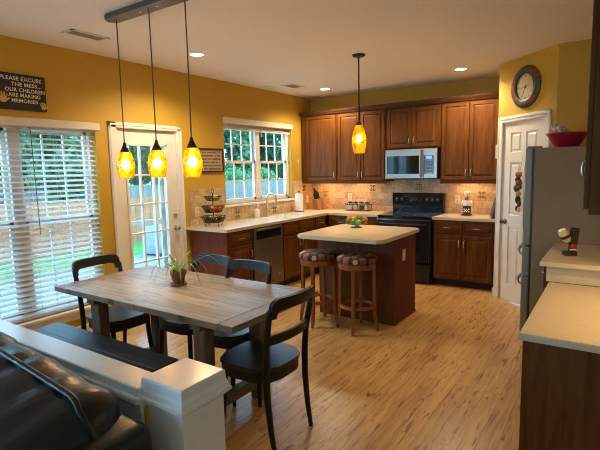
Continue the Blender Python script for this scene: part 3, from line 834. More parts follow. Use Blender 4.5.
obj('buttons', bm, M['grey'], t)
for (x, y, r) in ((.2, .13, .11), (.56, .13, .09), (.2, .4, .08), (.56, .4, .11)):
    bm = new_bm(); lathe(bm, [(r-.004, 0), (r, 0), (r, .001), (r-.004, .001), (r-.004, 0)], 32, cap=False); obj('burner_ring', bm, M['grey'], t, loc=(x, y, .925))
d = boxo('oven_door', (.006, .754, -.045, 0, .30, .875), M['black'], t, bev=.008)
boxo('window', (.13, .63, -.047, -.044, .42, .70), M['blackglass'], d)
bm = new_bm(); tube(bm, [(.05, -.045, .82), (.05, -.085, .82), (.38, -.09, .82), (.71, -.085, .82), (.71, -.045, .82)], .012, 10); obj('handle', bm, M['black'], d, smooth='auto')
d = boxo('drawer', (.006, .754, -.04, 0, .06, .285), M['black'], t, bev=.008)
bm = new_bm(); tube(bm, [(.2, -.04, .235), (.2, -.065, .235), (.56, -.065, .235), (.56, -.04, .235)], .009, 8); obj('handle', bm, M['black'], d, smooth='auto')

# ------------------------------------------------------------------ upper cabinets
def upper(label, loc, rz, w, h, doors, d=.30, pl=None):
    t = thing('wall_cabinet', label, 'cabinet', loc, rz)
    boxo('body', (0, w, 0, d, 0, h), M['cherry'], t)
    for (x0, x1, hd) in doors:
        f = front(t, 'door', x0, x1, .02, h-.03, M['cherry'], rail=.058)
        pull(f, x1-x0-.028 if hd == 'r' else .028, .09 if pl is None else pl, True, .10 if pl is None else .06, None, 0., .028 if pl is None else .011)
    return t
UZ = 1.378; UH = 1.055; UY = 6.305
upper('tall dark red-brown wall cabinet with a single door in the back left corner', (.025, UY, UZ), 0, .655, UH, [(.09, .64, 'r')])
upper('tall dark red-brown wall cabinet with two doors left of the microwave', (.685, UY, UZ), 0, .80, UH, [(.015, .395, 'r'), (.402, .785, 'l')])
upper('short dark red-brown wall cabinet with two doors above the microwave', (1.49, UY, 1.838), 0, .785, UH-.466, [(.02, .385, 'r'), (.392, .765, 'l')])
upper('tall dark red-brown wall cabinet with two doors right of the microwave, above the chef figurine', (2.28, UY, UZ), 0, .755, UH, [(.015, .37, 'r'), (.377, .74, 'l')])
bm = new_bm()
pr = [(0, 0), (-.03, 0), (-.034, .012), (-.05, .03), (-.058, .05), (-.058, .058), (0, .058)]
a = [bm.verts.new((.012, UY+y, UZ+UH+z-.012)) for y, z in pr]; b = [bm.verts.new((3.07, UY+y, UZ+UH+z-.012)) for y, z in pr]
n = len(pr); bm.faces.new(a); bm.faces.new(list(reversed(b)))
for k in range(n): bm.faces.new((a[k], b[k], b[(k+1) % n], a[(k+1) % n]))
struct('trim_5', bm, M['crown'])
bm = new_bm(); box(bm, .025, 1.485, UY-.005, UY+.02, UZ-.028, UZ-.001); box(bm, 2.28, 3.035, UY-.005, UY+.02, UZ-.028, UZ-.001); struct('trim_6', bm, M['cherryx'])

# microwave
t = thing('microwave', 'stainless over-the-range microwave with black window under the short cabinet', 'microwave', (1.508, 6.225, 1.412))
boxo('body', (0, .75, .03, .38, 0, .422), M['blackm'], t)
d = boxo('door', (0, .565, 0, .03, .012, .418), M['steel'], t, bev=.004)
boxo('window', (.03, .50, -.002, .002, .075, .325), M['blackglass'], d)
bm = new_bm(); tube(bm, [(.53, 0, .39), (.53, -.035, .375), (.53, -.045, .21), (.53, -.035, .05), (.53, 0, .035)], .014, 10); obj('handle', bm, M['steel'], d, smooth='auto')
p = boxo('control_panel', (.568, .75, .0, .03, .012, .418), M['steel'], t, bev=.004)
boxo('keypad', (.572, .708, -.002, .002, .075, .325), M['blackglass'], p)
boxo('display', (.60, .68, -.004, -.001, .275, .315), emit('lit_clock_display', (.35, .55, 1.), .5), p)
bm = new_bm()
for i in range(3):
    for j in range(4): box(bm, .595+i*.034, .617+i*.034, -.0035, -.001, .10+j*.042, .12+j*.042)
obj('buttons', bm, M['grey'], p)
bm = new_bm()
for k in range(8): box(bm, .05+k*.08, .11+k*.08, .05, .3, -.004, 0.)
obj('underside_vent', bm, M['grey'], t)

# ------------------------------------------------------------------ island
t = thing('kitchen_island', 'dark wood kitchen island with a cream rounded top in the middle of the kitchen', 'kitchen island', (0, 0, 0))
bm = new_bm(); box(bm, 1.62, 2.478, 4.25, 4.80, .09, .885); obj('body', bm, M['cherry'], t)
boxo('end_panel', (2.478, 2.49, 4.235, 4.81, .0, .885), M['cherryend'], t)
boxo('back_panel', (1.61, 2.478, 4.238, 4.25, .0, .885), M['cherry'], t)
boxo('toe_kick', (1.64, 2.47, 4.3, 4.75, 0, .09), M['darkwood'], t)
bm = new_bm(); box(bm, 2.49, 2.502, 4.235, 4.81, 0, .02, .003); obj('shoe_molding', bm, M['cherryx'], t)
for k in range(2):
    f = front(t, 'door', 1.64+k*.425, 2.05+k*.425, .12, .86, M['cherry'], y=0)
    f.rotation_euler = (0, 0, PI); f.location = (2.05+k*.425, 4.82, .12)
    pull(f, .03 if k else .38, .6)
bm = new_bm(); prism(bm, rounded(1.58, 2.535, 3.83, 4.85, .06, 7), .887, .924, .01); obj('worktop', bm, M['counter'], t, smooth='auto')
def outlet(label, loc, rz, kind='outlet'):
    t = thing('wall_outlet' if kind == 'outlet' else 'light_switch', label, 'outlet' if kind == 'outlet' else 'light switch', loc, rz)
    boxo('plate', (-.036, .036, -.006, 0, -.058, .058), M['plate'], t, bev=.003)
    if kind == 'outlet':
        for z in (-.026, .026):
            bm = new_bm(); box(bm, -.015, .015, -.008, -.005, z-.017, z+.017, .003); s = obj('socket', bm, M['cream'], t)
            bm = new_bm(); box(bm, -.007, -.004, -.0085, -.0075, z-.006, z+.008); box(bm, .004, .007, -.0085, -.0075, z-.006, z+.008); obj('slots', bm, M['ink'], s)
    else: boxo('toggle', (-.005, .005, -.016, -.005, -.004, .014), M['cream'], t)
    return t
outlet('cream outlet plate on the end panel of the kitchen island', (2.491, 4.47, .685), R90)
outlet('cream outlet plate on the tiles above the jar rack', (.73, W-.0105, 1.125), 0)
outlet('cream outlet plate on the tiles between the range and the chef figurine', (2.43, W-.0105, 1.115), 0)
outlet('cream switch plate on the left wall tiles behind the paper towel roll', (.0105, 6.45, 1.09), R90, 'switch')
outlet('cream outlet plate on the tiles behind the tiered fruit stand', (.0105, 3.98, 1.09), R90)
t = thing('wall_box', 'narrow cream box on the pantry side wall beside the tall wall cabinet', 'wall box', (3.084, 6.0, 1.66), -R90)
boxo('case', (-.05, .05, -.036, 0, 0, .165), M['plate'], t, bev=.004)
boxo('grille', (-.03, .03, -.0375, -.035, .09, .145), M['cream'], t)

# ------------------------------------------------------------------ stools
def make_stool(loc, rz, label, g):
    t = thing('bar_stool', label, 'bar stool', loc, rz, g)
    bm = new_bm(); lathe(bm, [(0, .675), (.178, .675), (.193, .69), (.198, .708), (.192, .728), (.165, .744), (.11, .754), (0, .758)], 36); obj('cushion', bm, M['dots'], t, smooth='auto')
    bm = new_bm(); lathe(bm, [(.15, .622), (.18, .622), (.183, .627), (.183, .672), (.178, .676), (0, .676)], 36, cap=False); lathe(bm, [(.15, .622), (.15, .675)], 36, cap=False); obj('seat_ring', bm, M['stool'], t, smooth='auto')
    for k in range(4):
        a = k*PI/2; c, s = math.cos(a), math.sin(a)
        bm = new_bm(); bar(bm, (.162*c, .162*s, .67), (.175*c, .175*s, .16), .034, .038, .034, .038, .003)
        bar(bm, (.175*c, .175*s, .161), (.202*c, .202*s, 0), .034, .038, .026, .03, .003)
        o = obj('leg', bm, M['stool'], t)
    bm = new_bm(); n = 36; R_, r_ = .168, .146
    lathe(bm, [(r_, .232), (R_, .232), (R_, .262), (r_, .262), (r_, .232)], n, cap=False); obj('foot_ring', bm, M['stool'], t, smooth='auto')
    return t
s1 = make_stool((1.775, 3.955, 0), math.radians(13), 'round backless stool with disc-patterned seat at the island, left one of the two', 'stools at the island')
s2 = dup(s1, (2.215, 3.965, 0), math.radians(15), 'round backless stool with disc-patterned seat at the island, right one of the two')

# ------------------------------------------------------------------ fridge
FX, FY, FH = 3.60, 4.45, 1.735
t = thing('refrigerator', 'slate-sided refrigerator with a steel front, between the pantry wall and the right counter', 'refrigerator', (FX, FY, 0))
boxo('body', (.075, .86, .0, .79, .03, FH-.015), M['fridge'], t, bev=.004)
for y0, y1 in ((.0, .392), (.398, .79)):
    d = boxo('door', (0, .062, y0, y1, .872, FH-.012), M['fridgedoor'], t, bev=.012, seg=3)
    yy = y1-.035 if y0 < .1 else y0+.035
    bm = new_bm(); tube(bm, [(0, yy, .98), (-.045, yy, 1.0), (-.05, yy, 1.3), (-.045, yy, 1.6), (0, yy, 1.62)], .011, 10); obj('handle', bm, M['steel'], d, smooth='auto')
for z0, z1 in ((.60, .862), (.075, .59)):
    d = boxo('drawer', (0, .062, 0, .79, z0, z1), M['fridgedoor'], t, bev=.012, seg=3)
    bm = new_bm(); z = z1-.03
    tube(bm, [(.0, .05, z+.05), (-.025, .05, z+.035), (-.034, .05, z), (-.025, .05, z-.035), (0, .05, z-.05)], .009, 8); tube(bm, [(.0, .74, z+.05), (-.025, .74, z+.035), (-.034, .74, z), (-.025, .74, z-.035), (0, .74, z-.05)], .009, 8); tube(bm, [(-.034, .045, z), (-.036, .395, z), (-.034, .745, z)], .011, 10); obj('handle', bm, M['steel'], d, smooth='auto')
boxo('gasket', (.06, .077, .01, .78, .08, FH-.02), M['blackm'], t)
boxo('base_grille', (.03, .1, .02, .77, .0, .07), M['blackm'], t)
for y in (.03, .7): boxo('hinge_cover', (.01, .12, y, y+.06, FH-.015, FH+.002), M['fridgedoor'], t, bev=.004)
bm = new_bm(); box(bm, .80, .86, .02, .1, 0, .03); box(bm, .80, .86, .69, .77, 0, .03); obj('feet', bm, M['blackm'], t)

# ------------------------------------------------------------------ desk and right counter
t = thing('desk', 'low built-in desk with a cream top and dark wood end panel in the right foreground', 'desk', (0, 0, 0))
bm = new_bm(); prism(bm, [(3.91, 2.375), (XR-.002, 2.375), (XR-.002, 3.555), (3.91, 3.555)], .737, .772, .004); obj('desktop', bm, M['counter'], t)
boxo('end_panel', (3.95, XR-.004, 2.40, 2.42, 0, .737), M['cherry'], t)
boxo('corner_post', (3.925, 3.95, 2.398, 2.43, 0, .737), M['cherry'], t)
bm = new_bm(); box(bm, 3.95, XR-.004, 2.42, 2.86, .1, .737); obj('drawer_unit', bm, M['cherry'], t)
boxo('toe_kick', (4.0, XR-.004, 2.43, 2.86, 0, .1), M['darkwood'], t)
for z0, z1 in ((.57, .725), (.35, .555), (.12, .335)):
    f = front(t, 'drawer', 0, .41, z0, z1, M['cherryx'], rail=.025); f.rotation_euler = (0, 0, -R90); f.location = (3.93, 2.85, z0)
    pull(f, .205, (z1-z0)/2, False)
t = base_cab('base_cabinet', 'dark red-brown base cabinet beside the refrigerator, next to the low desk', (3.89, 4.405, 0), -R90, .82,
         [('drawer', .015, .40, *DZ, 'h'), ('drawer', .415, .80, *DZ, 'h'), ('door', .015, .40, *OZ, 'r'), ('door', .407, .80, *OZ, 'l')], d=.59)
t = thing('countertop', 'cream countertop with a splash strip, between the refrigerator and the low desk', 'countertop', (0, 0, 0))
bm = new_bm(); prism(bm, [(3.855, 3.505), (XR-.002, 3.505), (XR-.002, 4.42), (3.855, 4.42)], .886, .918, .004); obj('slab', bm, M['counter'], t)
boxo('splash_strip', (3.892, XR-.002, 3.562, 3.58, .773, .886), M['counter'], t)
t = upper('dark wall cabinet at the upper right edge of the view, above the low desk', (4.178, 3.45, 1.378), -R90, 1.30, 1.05, [(.015, .43, 'r'), (.445, .86, 'l'), (.875, 1.285, 'r')], d=.305, pl=.16)
# ------------------------------------------------------------------ dining table and bench
t = thing('dining_table', 'long weathered grey-brown plank dining table under the three pendants', 'table', (1.74, 2.172, 0))
bm = new_bm(); box(bm, -.775, .775, -.43, .43, .722, .76, .002); obj('tabletop', bm, M['table'], t)
for s in (-1, 1):
    bm = new_bm(); a, b = sorted((s*.777, s*.888)); box(bm, a, b, -.43, .43, .722, .76, .003); obj('breadboard_end', bm, M['tableend'], t)
    for q in (-1, 1):
        bm = new_bm(); box(bm, s*.53-.05, s*.53+.05, (.205 if q > 0 else -.30)-.04, (.205 if q > 0 else -.30)+.04, 0, .66, .004); obj('leg', bm, M['tableleg'], t)
    bm = new_bm(); box(bm, s*.53-.045, s*.53+.045, -.37, .37, .66, .722, .004); obj('cross_rail', bm, M['tableleg'], t)
    bm = new_bm(); box(bm, s*.53-.03, s*.53+.03, -.26, .165, .10, .175, .004); obj('stretcher', bm, M['tableleg'], t)
t = thing('bench', 'long charcoal wooden bench between the half wall and the dining table', 'bench', (1.43, 1.635, 0))
for k in range(2):
    bm = new_bm(); a = -.175+.176*k; box(bm, -.68, .68, a, a+.174, .41, .45, .003); obj('seat_board', bm, M['bench'], t)
for s in (-1, 1):
    for q in (-1, 1):
        bm = new_bm(); bar(bm, (s*.56, q*.12, .409), (s*.58, q*.135, 0), .06, .05, .05, .04, .003); obj('leg', bm, M['bench'], t)
bm = new_bm(); box(bm, -.56, .56, -.02, .02, .33, .409); obj('apron', bm, M['bench'], t)

# ------------------------------------------------------------------ chairs (local: faces +x)
def make_chair(label, loc, rz, group):
    t = thing('dining_chair', label, 'chair', loc, rz, group)
    # seat outline: rounded, wider at the front
    pl = []
    for k in range(40):
        a = 2*PI*k/40; c, s = math.cos(a), math.sin(a); e = .62
        x = math.copysign(abs(c)**e, c); y = math.copysign(abs(s)**e, s)
        pl.append((x*.212, y*(.212+.014*x)))
    bm = new_bm(); prism(bm, pl, .452, .478, .009)
    obj('seat', bm, M['seat'], t, smooth='auto')
    bm = new_bm(); prism(bm, [(x*.955, y*.955) for x, y in pl], .392, .453); obj('seat_rail', bm, M['chair'], t, smooth='auto')
    for s in (-1, 1):
        bm = new_bm(); tube(bm, [(.155, s*.155, .45), (.16, s*.158, .3), (.172, s*.17, .12), (.185, s*.185, 0)], [.019, .0185, .016, .013], 10); obj('leg', bm, M['chair'], t, smooth='auto')
        pts = [(-.232, s*.180, 0), (-.208, s*.182, .14), (-.192, s*.184, .32), (-.19, s*.186, .47), (-.2, s*.19, .62), (-.222, s*.196, .75), (-.238, s*.198, .83)]
        bm = new_bm(); tube(bm, pts, [.0135, .0165, .019, .02, .019, .0185, .018], 10); obj('leg', bm, M['chair'], t, smooth='auto')
    # bowed top rail with round corners: strip between outer and inner outline, thickened
    HW, TZ = .203, .90
    def bow(y, z, off=0.):
        return (-.247-.038*(1-min(1, (y/HW)**2))-(z-.84)*.2+off, y, z)
    def path(d, hw, zb, zt, r):
        L1 = zt-r-zb; L2 = PI/2*r; L3 = 2*(hw-r)
        if d < L1: return (-hw, zb+d)
        d -= L1
        if d < L2: a = d/r; return (-hw+r-r*math.cos(a), zt-r+r*math.sin(a))
        d -= L2
        if d < L3: return (-hw+r+d, zt)
        d -= L3
        if d < L2: a = d/r; return (hw-r+r*math.sin(a), zt-r+r*math.cos(a))
        return (hw, zt-r-(d-L2))
    N = 40
    def outline(hw, zb, zt, r):
        tot = 2*(zt-r-zb)+PI*r+2*(hw-r)
        return [path(tot*k/N, hw, zb, zt, r) for k in range(N+1)]
    outer = outline(HW, .785, TZ, .045); inner = outline(.167, .785, .832, .03)
    bm = new_bm(); th = .013
    of = [bm.verts.new(bow(*p, th)) for p in outer]; nf = [bm.verts.new(bow(*p, th)) for p in inner]
    ob = [bm.verts.new(bow(*p, -th)) for p in outer]; nb = [bm.verts.new(bow(*p, -th)) for p in inner]
    for k in range(N):
        bm.faces.new((of[k], of[k+1], nf[k+1], nf[k])); bm.faces.new((ob[k+1], ob[k], nb[k], nb[k+1]))
        bm.faces.new((of[k+1], of[k], ob[k], ob[k+1])); bm.faces.new((nf[k], nf[k+1], nb[k+1], nb[k]))
    for k in (0, N): bm.faces.new((of[k], nf[k], nb[k], ob[k]))
    obj('top_rail', bm, M['chair'], t, smooth='auto')
    bm = new_bm(); n = 12; R1 = []
    for k in range(n+1):
        y = -.188+.376*k/n; x = -.205-.03*(1-(y/.188)**2)
        R1.append([bm.verts.new((x+dx, y, z)) for dx, z in ((-.009, .628), (.009, .628), (.003, .683), (-.015, .683))])
    for a, b in zip(R1, R1[1:]):
        for k in range(4): bm.faces.new((a[k], a[(k+1) % 4], b[(k+1) % 4], b[k]))
    bm.faces.new(R1[0]); bm.faces.new(R1[-1]); obj('back_slat', bm, M['chair'], t, smooth='auto')
    return t
G = 'black chairs round the dining table'
cD = make_chair('black wooden dining chair at the right end of the table, nearest the camera', (2.535, 2.085, 0), PI-math.radians(1), G)
dup(cD, (1.025, 2.14, 0), 0, 'black wooden dining chair at the left end of the table, before the big window')
dup(cD, (1.57, 2.405, 0), -R90, 'black wooden dining chair on the far side of the table, behind the potted plant')
dup(cD, (2.01, 2.365, 0), -R90+math.radians(2), 'black wooden dining chair on the far side of the table, in front of the dishwasher')

# ------------------------------------------------------------------ plant on the table
PX_, PY_ = 1.645, 2.24
t = thing('potted_plant', 'spider plant in a small terracotta pot on the dining table', 'plant', (PX_, PY_, .76))
bm = new_bm(); lathe(bm, [(0, 0), (.052, 0), (.062, .014), (.058, .016), (.05, .008), (0, .008)], 24); obj('saucer', bm, M['terra'], t, smooth='auto')
bm = new_bm(); lathe(bm, [(0, .009), (.037, .009), (.052, .075), (.058, .075), (.06, .108), (.053, .108), (.05, .09), (0, .09)], 24); obj('pot', bm, M['terrad'], t, smooth='auto')
bm = new_bm(); lathe(bm, [(0, .091), (.05, .091), (.03, .097), (0, .099)], 16); obj('soil', bm, M['soil'], t)
bm = new_bm()
def blade(bm, ang, ln, rise, droop, w=.008, tw=0.):
    n = 12; L_, R_ = [], []
    d = Vector((math.cos(ang), math.sin(ang), 0)); s = Vector((-d.y, d.x, 0))
    for k in range(n+1):
        u = k/n; p = d*(.012+ln*u)+Vector((0, 0, .09+rise*math.sin(min(1, u*1.15)*PI*.5)*1.0-droop*u*u*u))
        ww = w*(1-u)**.6*(.6+1.2*u if u < .33 else 1)
        L_.append(bm.verts.new(p+s*ww+Vector((0, 0, .3*ww)))); R_.append(bm.verts.new(p-s*ww+Vector((0, 0, .3*ww))))
    mid = []
    for k in range(n): bm.faces.new((L_[k], L_[k+1], R_[k+1], R_[k]))
rnd = random.Random(3)
# view-left/right directions of the long leaves
for ang, ln, rise, droop, w in ((3.74, .19, .12, .26, .012), (3.5, .235, .14, .23, .011), (4.05, .15, .13, .22, .012), (3.9, .10, .12, .10, .012), (.62, .24, .15, .26, .012), (.5, .30, .17, .10, .010), (.75, .36, .15, .07, .008),
                             (.35, .16, .13, .10, .012), (.66, .27, .27, .0, .005), (2.6, .16, .13, .12, .012), (5.1, .10, .10, .14, .013), (5.7, .13, .12, .18, .013), (1.6, .14, .15, .06, .012), (4.6, .10, .09, .13, .013), (1.1, .12, .16, .02, .012), (3.2, .12, .15, .04, .012), (0.1, .20, .13, .22, .011)):
    blade(bm, ang, ln, rise, droop, w)
obj('leaves', bm, M['spider'], t, smooth=True)

# ------------------------------------------------------------------ pendants
def shade_part(parent, x, y, zt, prof, bulbz, power):
    bm = new_bm(); lathe(bm, prof, 28, cap=False)
    s = obj('lamp_shade', bm, M['shade'], parent, smooth=True, loc=(x, y, zt))
    bm = new_bm(); ball(bm, (0, 0, 0), .033, 1, 1, 1.0); obj('bulb', bm, M['bulb'], s, smooth=True, loc=(0, 0, bulbz))
    return s
M['bulb'] = emit('bulb_glow', (1., .72, .38), BULB)
t = thing('pendant_light', 'dark bar ceiling fixture with three amber glass pendants over the dining table', 'pendant light', (1.545, 2.19, 0))
bm = new_bm(); prism(bm, rounded(-.465, .465, -.055, .055, .05, 6), H-.038, H-.001, .006); obj('canopy', bm, M['grey'], t, smooth='auto')
for x in (-.09, .09):
    bm = new_bm(); lathe(bm, [(0, -.004), (.009, -.003), (.009, 0), (0, 0)], 10); obj('screw', bm, M['nickel'], t, loc=(x, 0, H-.038))
for x in (-.368, 0, .360):
    bm = new_bm(); tube(bm, [(x, 0, H-.03), (x+.002, 0, 2.3), (x, 0, 1.80)], .0045, 6); obj('cord', bm, M['cord'], t)
    bm = new_bm(); lathe(bm, [(0, 1.812), (.008, 1.81), (.014, 1.785), (.034, 1.742), (.036, 1.735), (0, 1.735)], 20, c=(x, 0, 0)); obj('socket', bm, M['bronze'], t, smooth='auto')
    shade_part(t, x, 0, 1.545, [(.051, 0), (.058, .03), (.066, .075), (.066, .105), (.058, .145), (.046, .18), (.038, .193)], .10, 5)
t = thing('pendant_light', 'single amber glass pendant on a dark rod over the kitchen island', 'pendant light', (2.015, 4.42, 0))
bm = new_bm(); lathe(bm, [(0, H-.022), (.05, H-.022), (.066, H-.012), (.068, H-.001), (0, H-.001)], 24); obj('canopy', bm, M['bronze'], t, smooth='auto')
bm = new_bm(); tube(bm, [(0, 0, H-.02), (0, 0, 2.06)], .0075, 8); obj('rod', bm, M['bronze'], t)
bm = new_bm(); lathe(bm, [(0, 2.065), (.02, 2.06), (.034, 2.03), (.035, 2.022), (0, 2.022)], 18); obj('socket', bm, M['bronze'], t, smooth='auto')
shade_part(t, 0, 0, 1.735, [(.055, 0), (.064, .04), (.074, .11), (.073, .15), (.062, .215), (.046, .265), (.036, .29)], .15, 5)

# ------------------------------------------------------------------ ceiling fittings
def can(loc, label, lit=True):
    t = thing('recessed_light', label, 'recessed light', (*loc, H))
    bm = new_bm(); lathe(bm, [(.062, -.001), (.088, -.001), (.086, -.006), (.066, -.008), (.062, -.001)], 28, cap=False); obj('trim_ring', bm, M['white'], t, smooth='auto')
    bm = new_bm(); lathe(bm, [(0, -.004), (.064, -.004), (.064, -.001), (0, -.001)], 28); obj('diffuser', bm, M['lamp'] if lit else M['white'], t)
can((.765, 3.37), 'lit round ceiling light near the left wall, nearest the dining pendants')
can((.70, 5.93), 'lit round ceiling light in the back left, above the corner wall cabinet')
can((2.655, 5.83), 'lit round ceiling light in the back right, near the clock')
can((.20, 5.29), 'unlit round ceiling fitting above the kitchen window', False)
M['ventgrey'] = plain('grey_vent_louvers', (.26, .23, .2), .5)
def vent(loc, sx, sy, label):
    t = thing('ceiling_vent', label, 'vent', (*loc, H))
    bm = new_bm(); a, b, w = sx/2, sy/2, .025
    box(bm, -a, a, -b, -b+w, -.007, -.001); box(bm, -a, a, b-w, b, -.007, -.001); box(bm, -a, -a+w, -b, b, -.007, -.001); box(bm, a-w, a, -b, b, -.007, -.001); obj('frame', bm, M['white'], t)
    bm = new_bm(); n = 9
    for k in range(n): q = -a+w+(sx-2*w)*(k+.5)/n; bar(bm, (q-.004, -b+w, -.006), (q-.004, b-w, -.006), .010, .002)
    obj('louvers', bm, M['ventgrey'], t); boxo('backing', (-a+.01, a-.01, -b+.01, b-.01, -.0015, -.0005), M['darkwood'], t)
vent((.535, 2.345), .15, .34, 'white ceiling vent above the black sign')
vent((.48, 5.43), .2, .3, 'white ceiling vent above the kitchen window')

# ------------------------------------------------------------------ blinds
t = thing('window_blind', 'wide white slatted blind lowered over the large window', 'blind', (0, 1.96, 0))
bm = new_bm(); box(bm, .0, .052, -.78, .765, 2.0, 2.068, .004); box(bm, .0, .045, -.775, .760, 2.06, 2.072); obj('valance', bm, M['beige'], t)
bm = new_bm(); e = math.radians(21); zz = .335
while zz < 1.99:
    for (ya, yb) in ((-.728, .728),):
        c, s = math.cos(e)*.025, math.sin(e)*.025
        q = [(-.028+c, zz-s), (-.028, zz+.0012), (-.028-c, zz+s)]
        A = [bm.verts.new((x, ya, z)) for x, z in q]; B = [bm.verts.new((x, yb, z)) for x, z in q]
        A2 = [bm.verts.new((x, ya, z-.003)) for x, z in q]; B2 = [bm.verts.new((x, yb, z-.003)) for x, z in q]
        for k in (0, 1): bm.faces.new((A[k], A[k+1], B[k+1], B[k])); bm.faces.new((A2[k+1], A2[k], B2[k], B2[k+1]))
        bm.faces.new((A[0], B[0], B2[0], A2[0])); bm.faces.new((A[2], A2[2], B2[2], B[2]))
        bm.faces.new((A[0], A2[0], A2[1], A[1])); bm.faces.new((A[1], A2[1], A2[2], A[2])); bm.faces.new((B[0], B[1], B2[1], B2[0])); bm.faces.new((B[1], B[2], B2[2], B2[1]))
    zz += .0475
obj('slats', bm, M['blind'], t)
boxo('bottom_rail', (-.053, -.003, -.728, .728, .297, .318), M['blind'], t, bev=.003)
bm = new_bm()
for y in (-.6, -.25, .1, .35, .62):
    for x in (-.0035, -.0525): tube(bm, [(x, y, .31), (x, y, 2.0)], .0012, 4)
obj('ladder_cords', bm, M['beige'], t)
bm = new_bm(); tube(bm, [(.012, .12, 2.0), (.014, .125, 1.6), (.016, .13, 1.05)], .004, 6); obj('wand', bm, M['cord'], t)
bm = new_bm(); box(bm, -.055, -.003, -.73, .73, 1.985, 2.028); obj('headrail', bm, M['blind'], t)
t = thing('window_blind', 'raised beige blind with valance above the kitchen window', 'blind', (0, 5.275, 0))
bm = new_bm(); box(bm, .0, .05, -.77, .755, 2.20, 2.268, .004); box(bm, 0, .043, -.765, .75, 2.262, 2.275); obj('valance', bm, M['beige'], t)
bm = new_bm()
for k in range(7): box(bm, -.052, -.004, -.745, .742, 2.15+k*.0085, 2.154+k*.0085)
obj('slats', bm, M['beige'], t)
boxo('bottom_rail', (-.053, -.003, -.745, .742, 2.125, 2.145), M['beige'], t, bev=.003)
bm = new_bm(); box(bm, -.055, -.004, -.73, .73, 2.21, 2.238); obj('headrail', bm, M['beige'], t)
bm = new_bm(); tube(bm, [(.008, -.62, 2.2), (.008, -.62, 1.95)], .003, 5); tube(bm, [(.008, .02, 2.2), (.008, .02, 2.05)], .003, 5); obj('cords', bm, M['beige'], t)
t = thing('blind_cord', 'looped blind cord on the wall between the kitchen window and the corner cabinet', 'cord', (.0, 6.22, 0))
bm = new_bm(); tube(bm, [(.008, 0, 1.72), (.008, -.02, 1.6), (.008, 0, 1.46), (.008, .02, 1.6)], .003, 5, closed=True); obj('loop', bm, M['beige'], t)
boxo('cleat', (.001, .012, -.012, .012, 1.70, 1.74), M['beige'], t)

# ------------------------------------------------------------------ signs
t = thing('wall_sign', 'black wooden sign with pale lettering and two ochre hand prints above the large window', 'sign', (.002, 1.838, 2.135), R90)
boxo('board', (0, .402, -.016, 0, 0, .302), M['signblack'], t, bev=.002)
bm = new_bm(); lathe(bm, [(0, 0), (.004, 0), (.004, .02), (0, .02)], 8); obj('nail', bm, M['nickel'], t, loc=(.206, -.01, .303))
for body, x0, x1, dz in (('PLEASE EXCUSE', .03, .368, .043), ('THE MESS...', .116, .366, .090), ('OUR CHILDREN', .066, .392, .137), ('ARE MAKING', .09, .352, .180), ('MEMORIES', .11, .325, .226)):
    o = text_mesh(body, .044, M['signtext'], 'lettering', t, ((x0+x1)/2, -.0165, .302-dz), (R90, 0, 0))
    xs = [v.co.x for v in o.data.vertices]; k = (x1-x0)/(max(xs)-min(xs)); o.scale = (k, 1.0, 1)
def hand(parent, x, z, s, mirror):
    bm = new_bm(); m = -1 if mirror else 1
    P = [Vector((px_*m, 0, pz)) for px_, pz in ()]
    def cap(p0, p1, r):
        d = (Vector(p1)-Vector(p0)).normalized(); n = Vector((-d.y, d.x)); pts = []
        a0 = math.atan2(n.y, n.x)
        for k in range(9): a = a0+PI*k/8; pts.append((p0[0]+r*math.cos(a), p0[1]+r*math.sin(a)))
        for k in range(9): a = a0+PI+PI*k/8; pts.append((p1[0]+r*math.cos(a), p1[1]+r*math.sin(a)))
        prism(bm, [(q[0]*m*s, q[1]*s) for q in pts], 0, .0012)
    cap((-.08, .3), (.1, .3), .22)
    for a, b, r in (((-.2, .45), (-.42, .86), .065), ((-.08, .5), (-.14, 1.0), .068), ((.08, .5), (.12, 1.0), .068), ((.22, .42), (.34, .82), .062), ((.2, .22), (.52, .5), .075)): cap(a, b, r)
    obj('hand_print', bm, M['hand'], parent, loc=(x, -.0165, z), rot=(R90, 0, 0))
hand(t, .046, .048, .088, False); hand(t, .372, .012, .066, False)
t = thing('framed_sampler', 'dark-framed cream sampler with rows of dark marks, left of the kitchen window', 'framed sampler', (.002, 3.885, 1.568), R90)
w_, h_ = .595, .30
bm = new_bm(); q = .018
box(bm, 0, w_, -.02, 0, 0, q); box(bm, 0, w_, -.02, 0, h_-q, h_); box(bm, 0, q, -.02, 0, q, h_-q); box(bm, w_-q, w_, -.02, 0, q, h_-q); obj('frame', bm, M['frame'], t)
boxo('panel', (q, w_-q, -.008, 0, q, h_-q), M['linen'], t)
bm = new_bm(); rr = random.Random(5)
for r in range(6):
    x = .05+rr.uniform(0, .05); z = h_-.052-r*.041
    while x < w_-.06:
        ww = rr.uniform(.008, .016)
        if rr.random() > .18: box(bm, x, x+ww, -.0095, -.0075, z-.009, z+.009)
        x += ww+.006
obj('stitched_marks', bm, M['ink'], t)

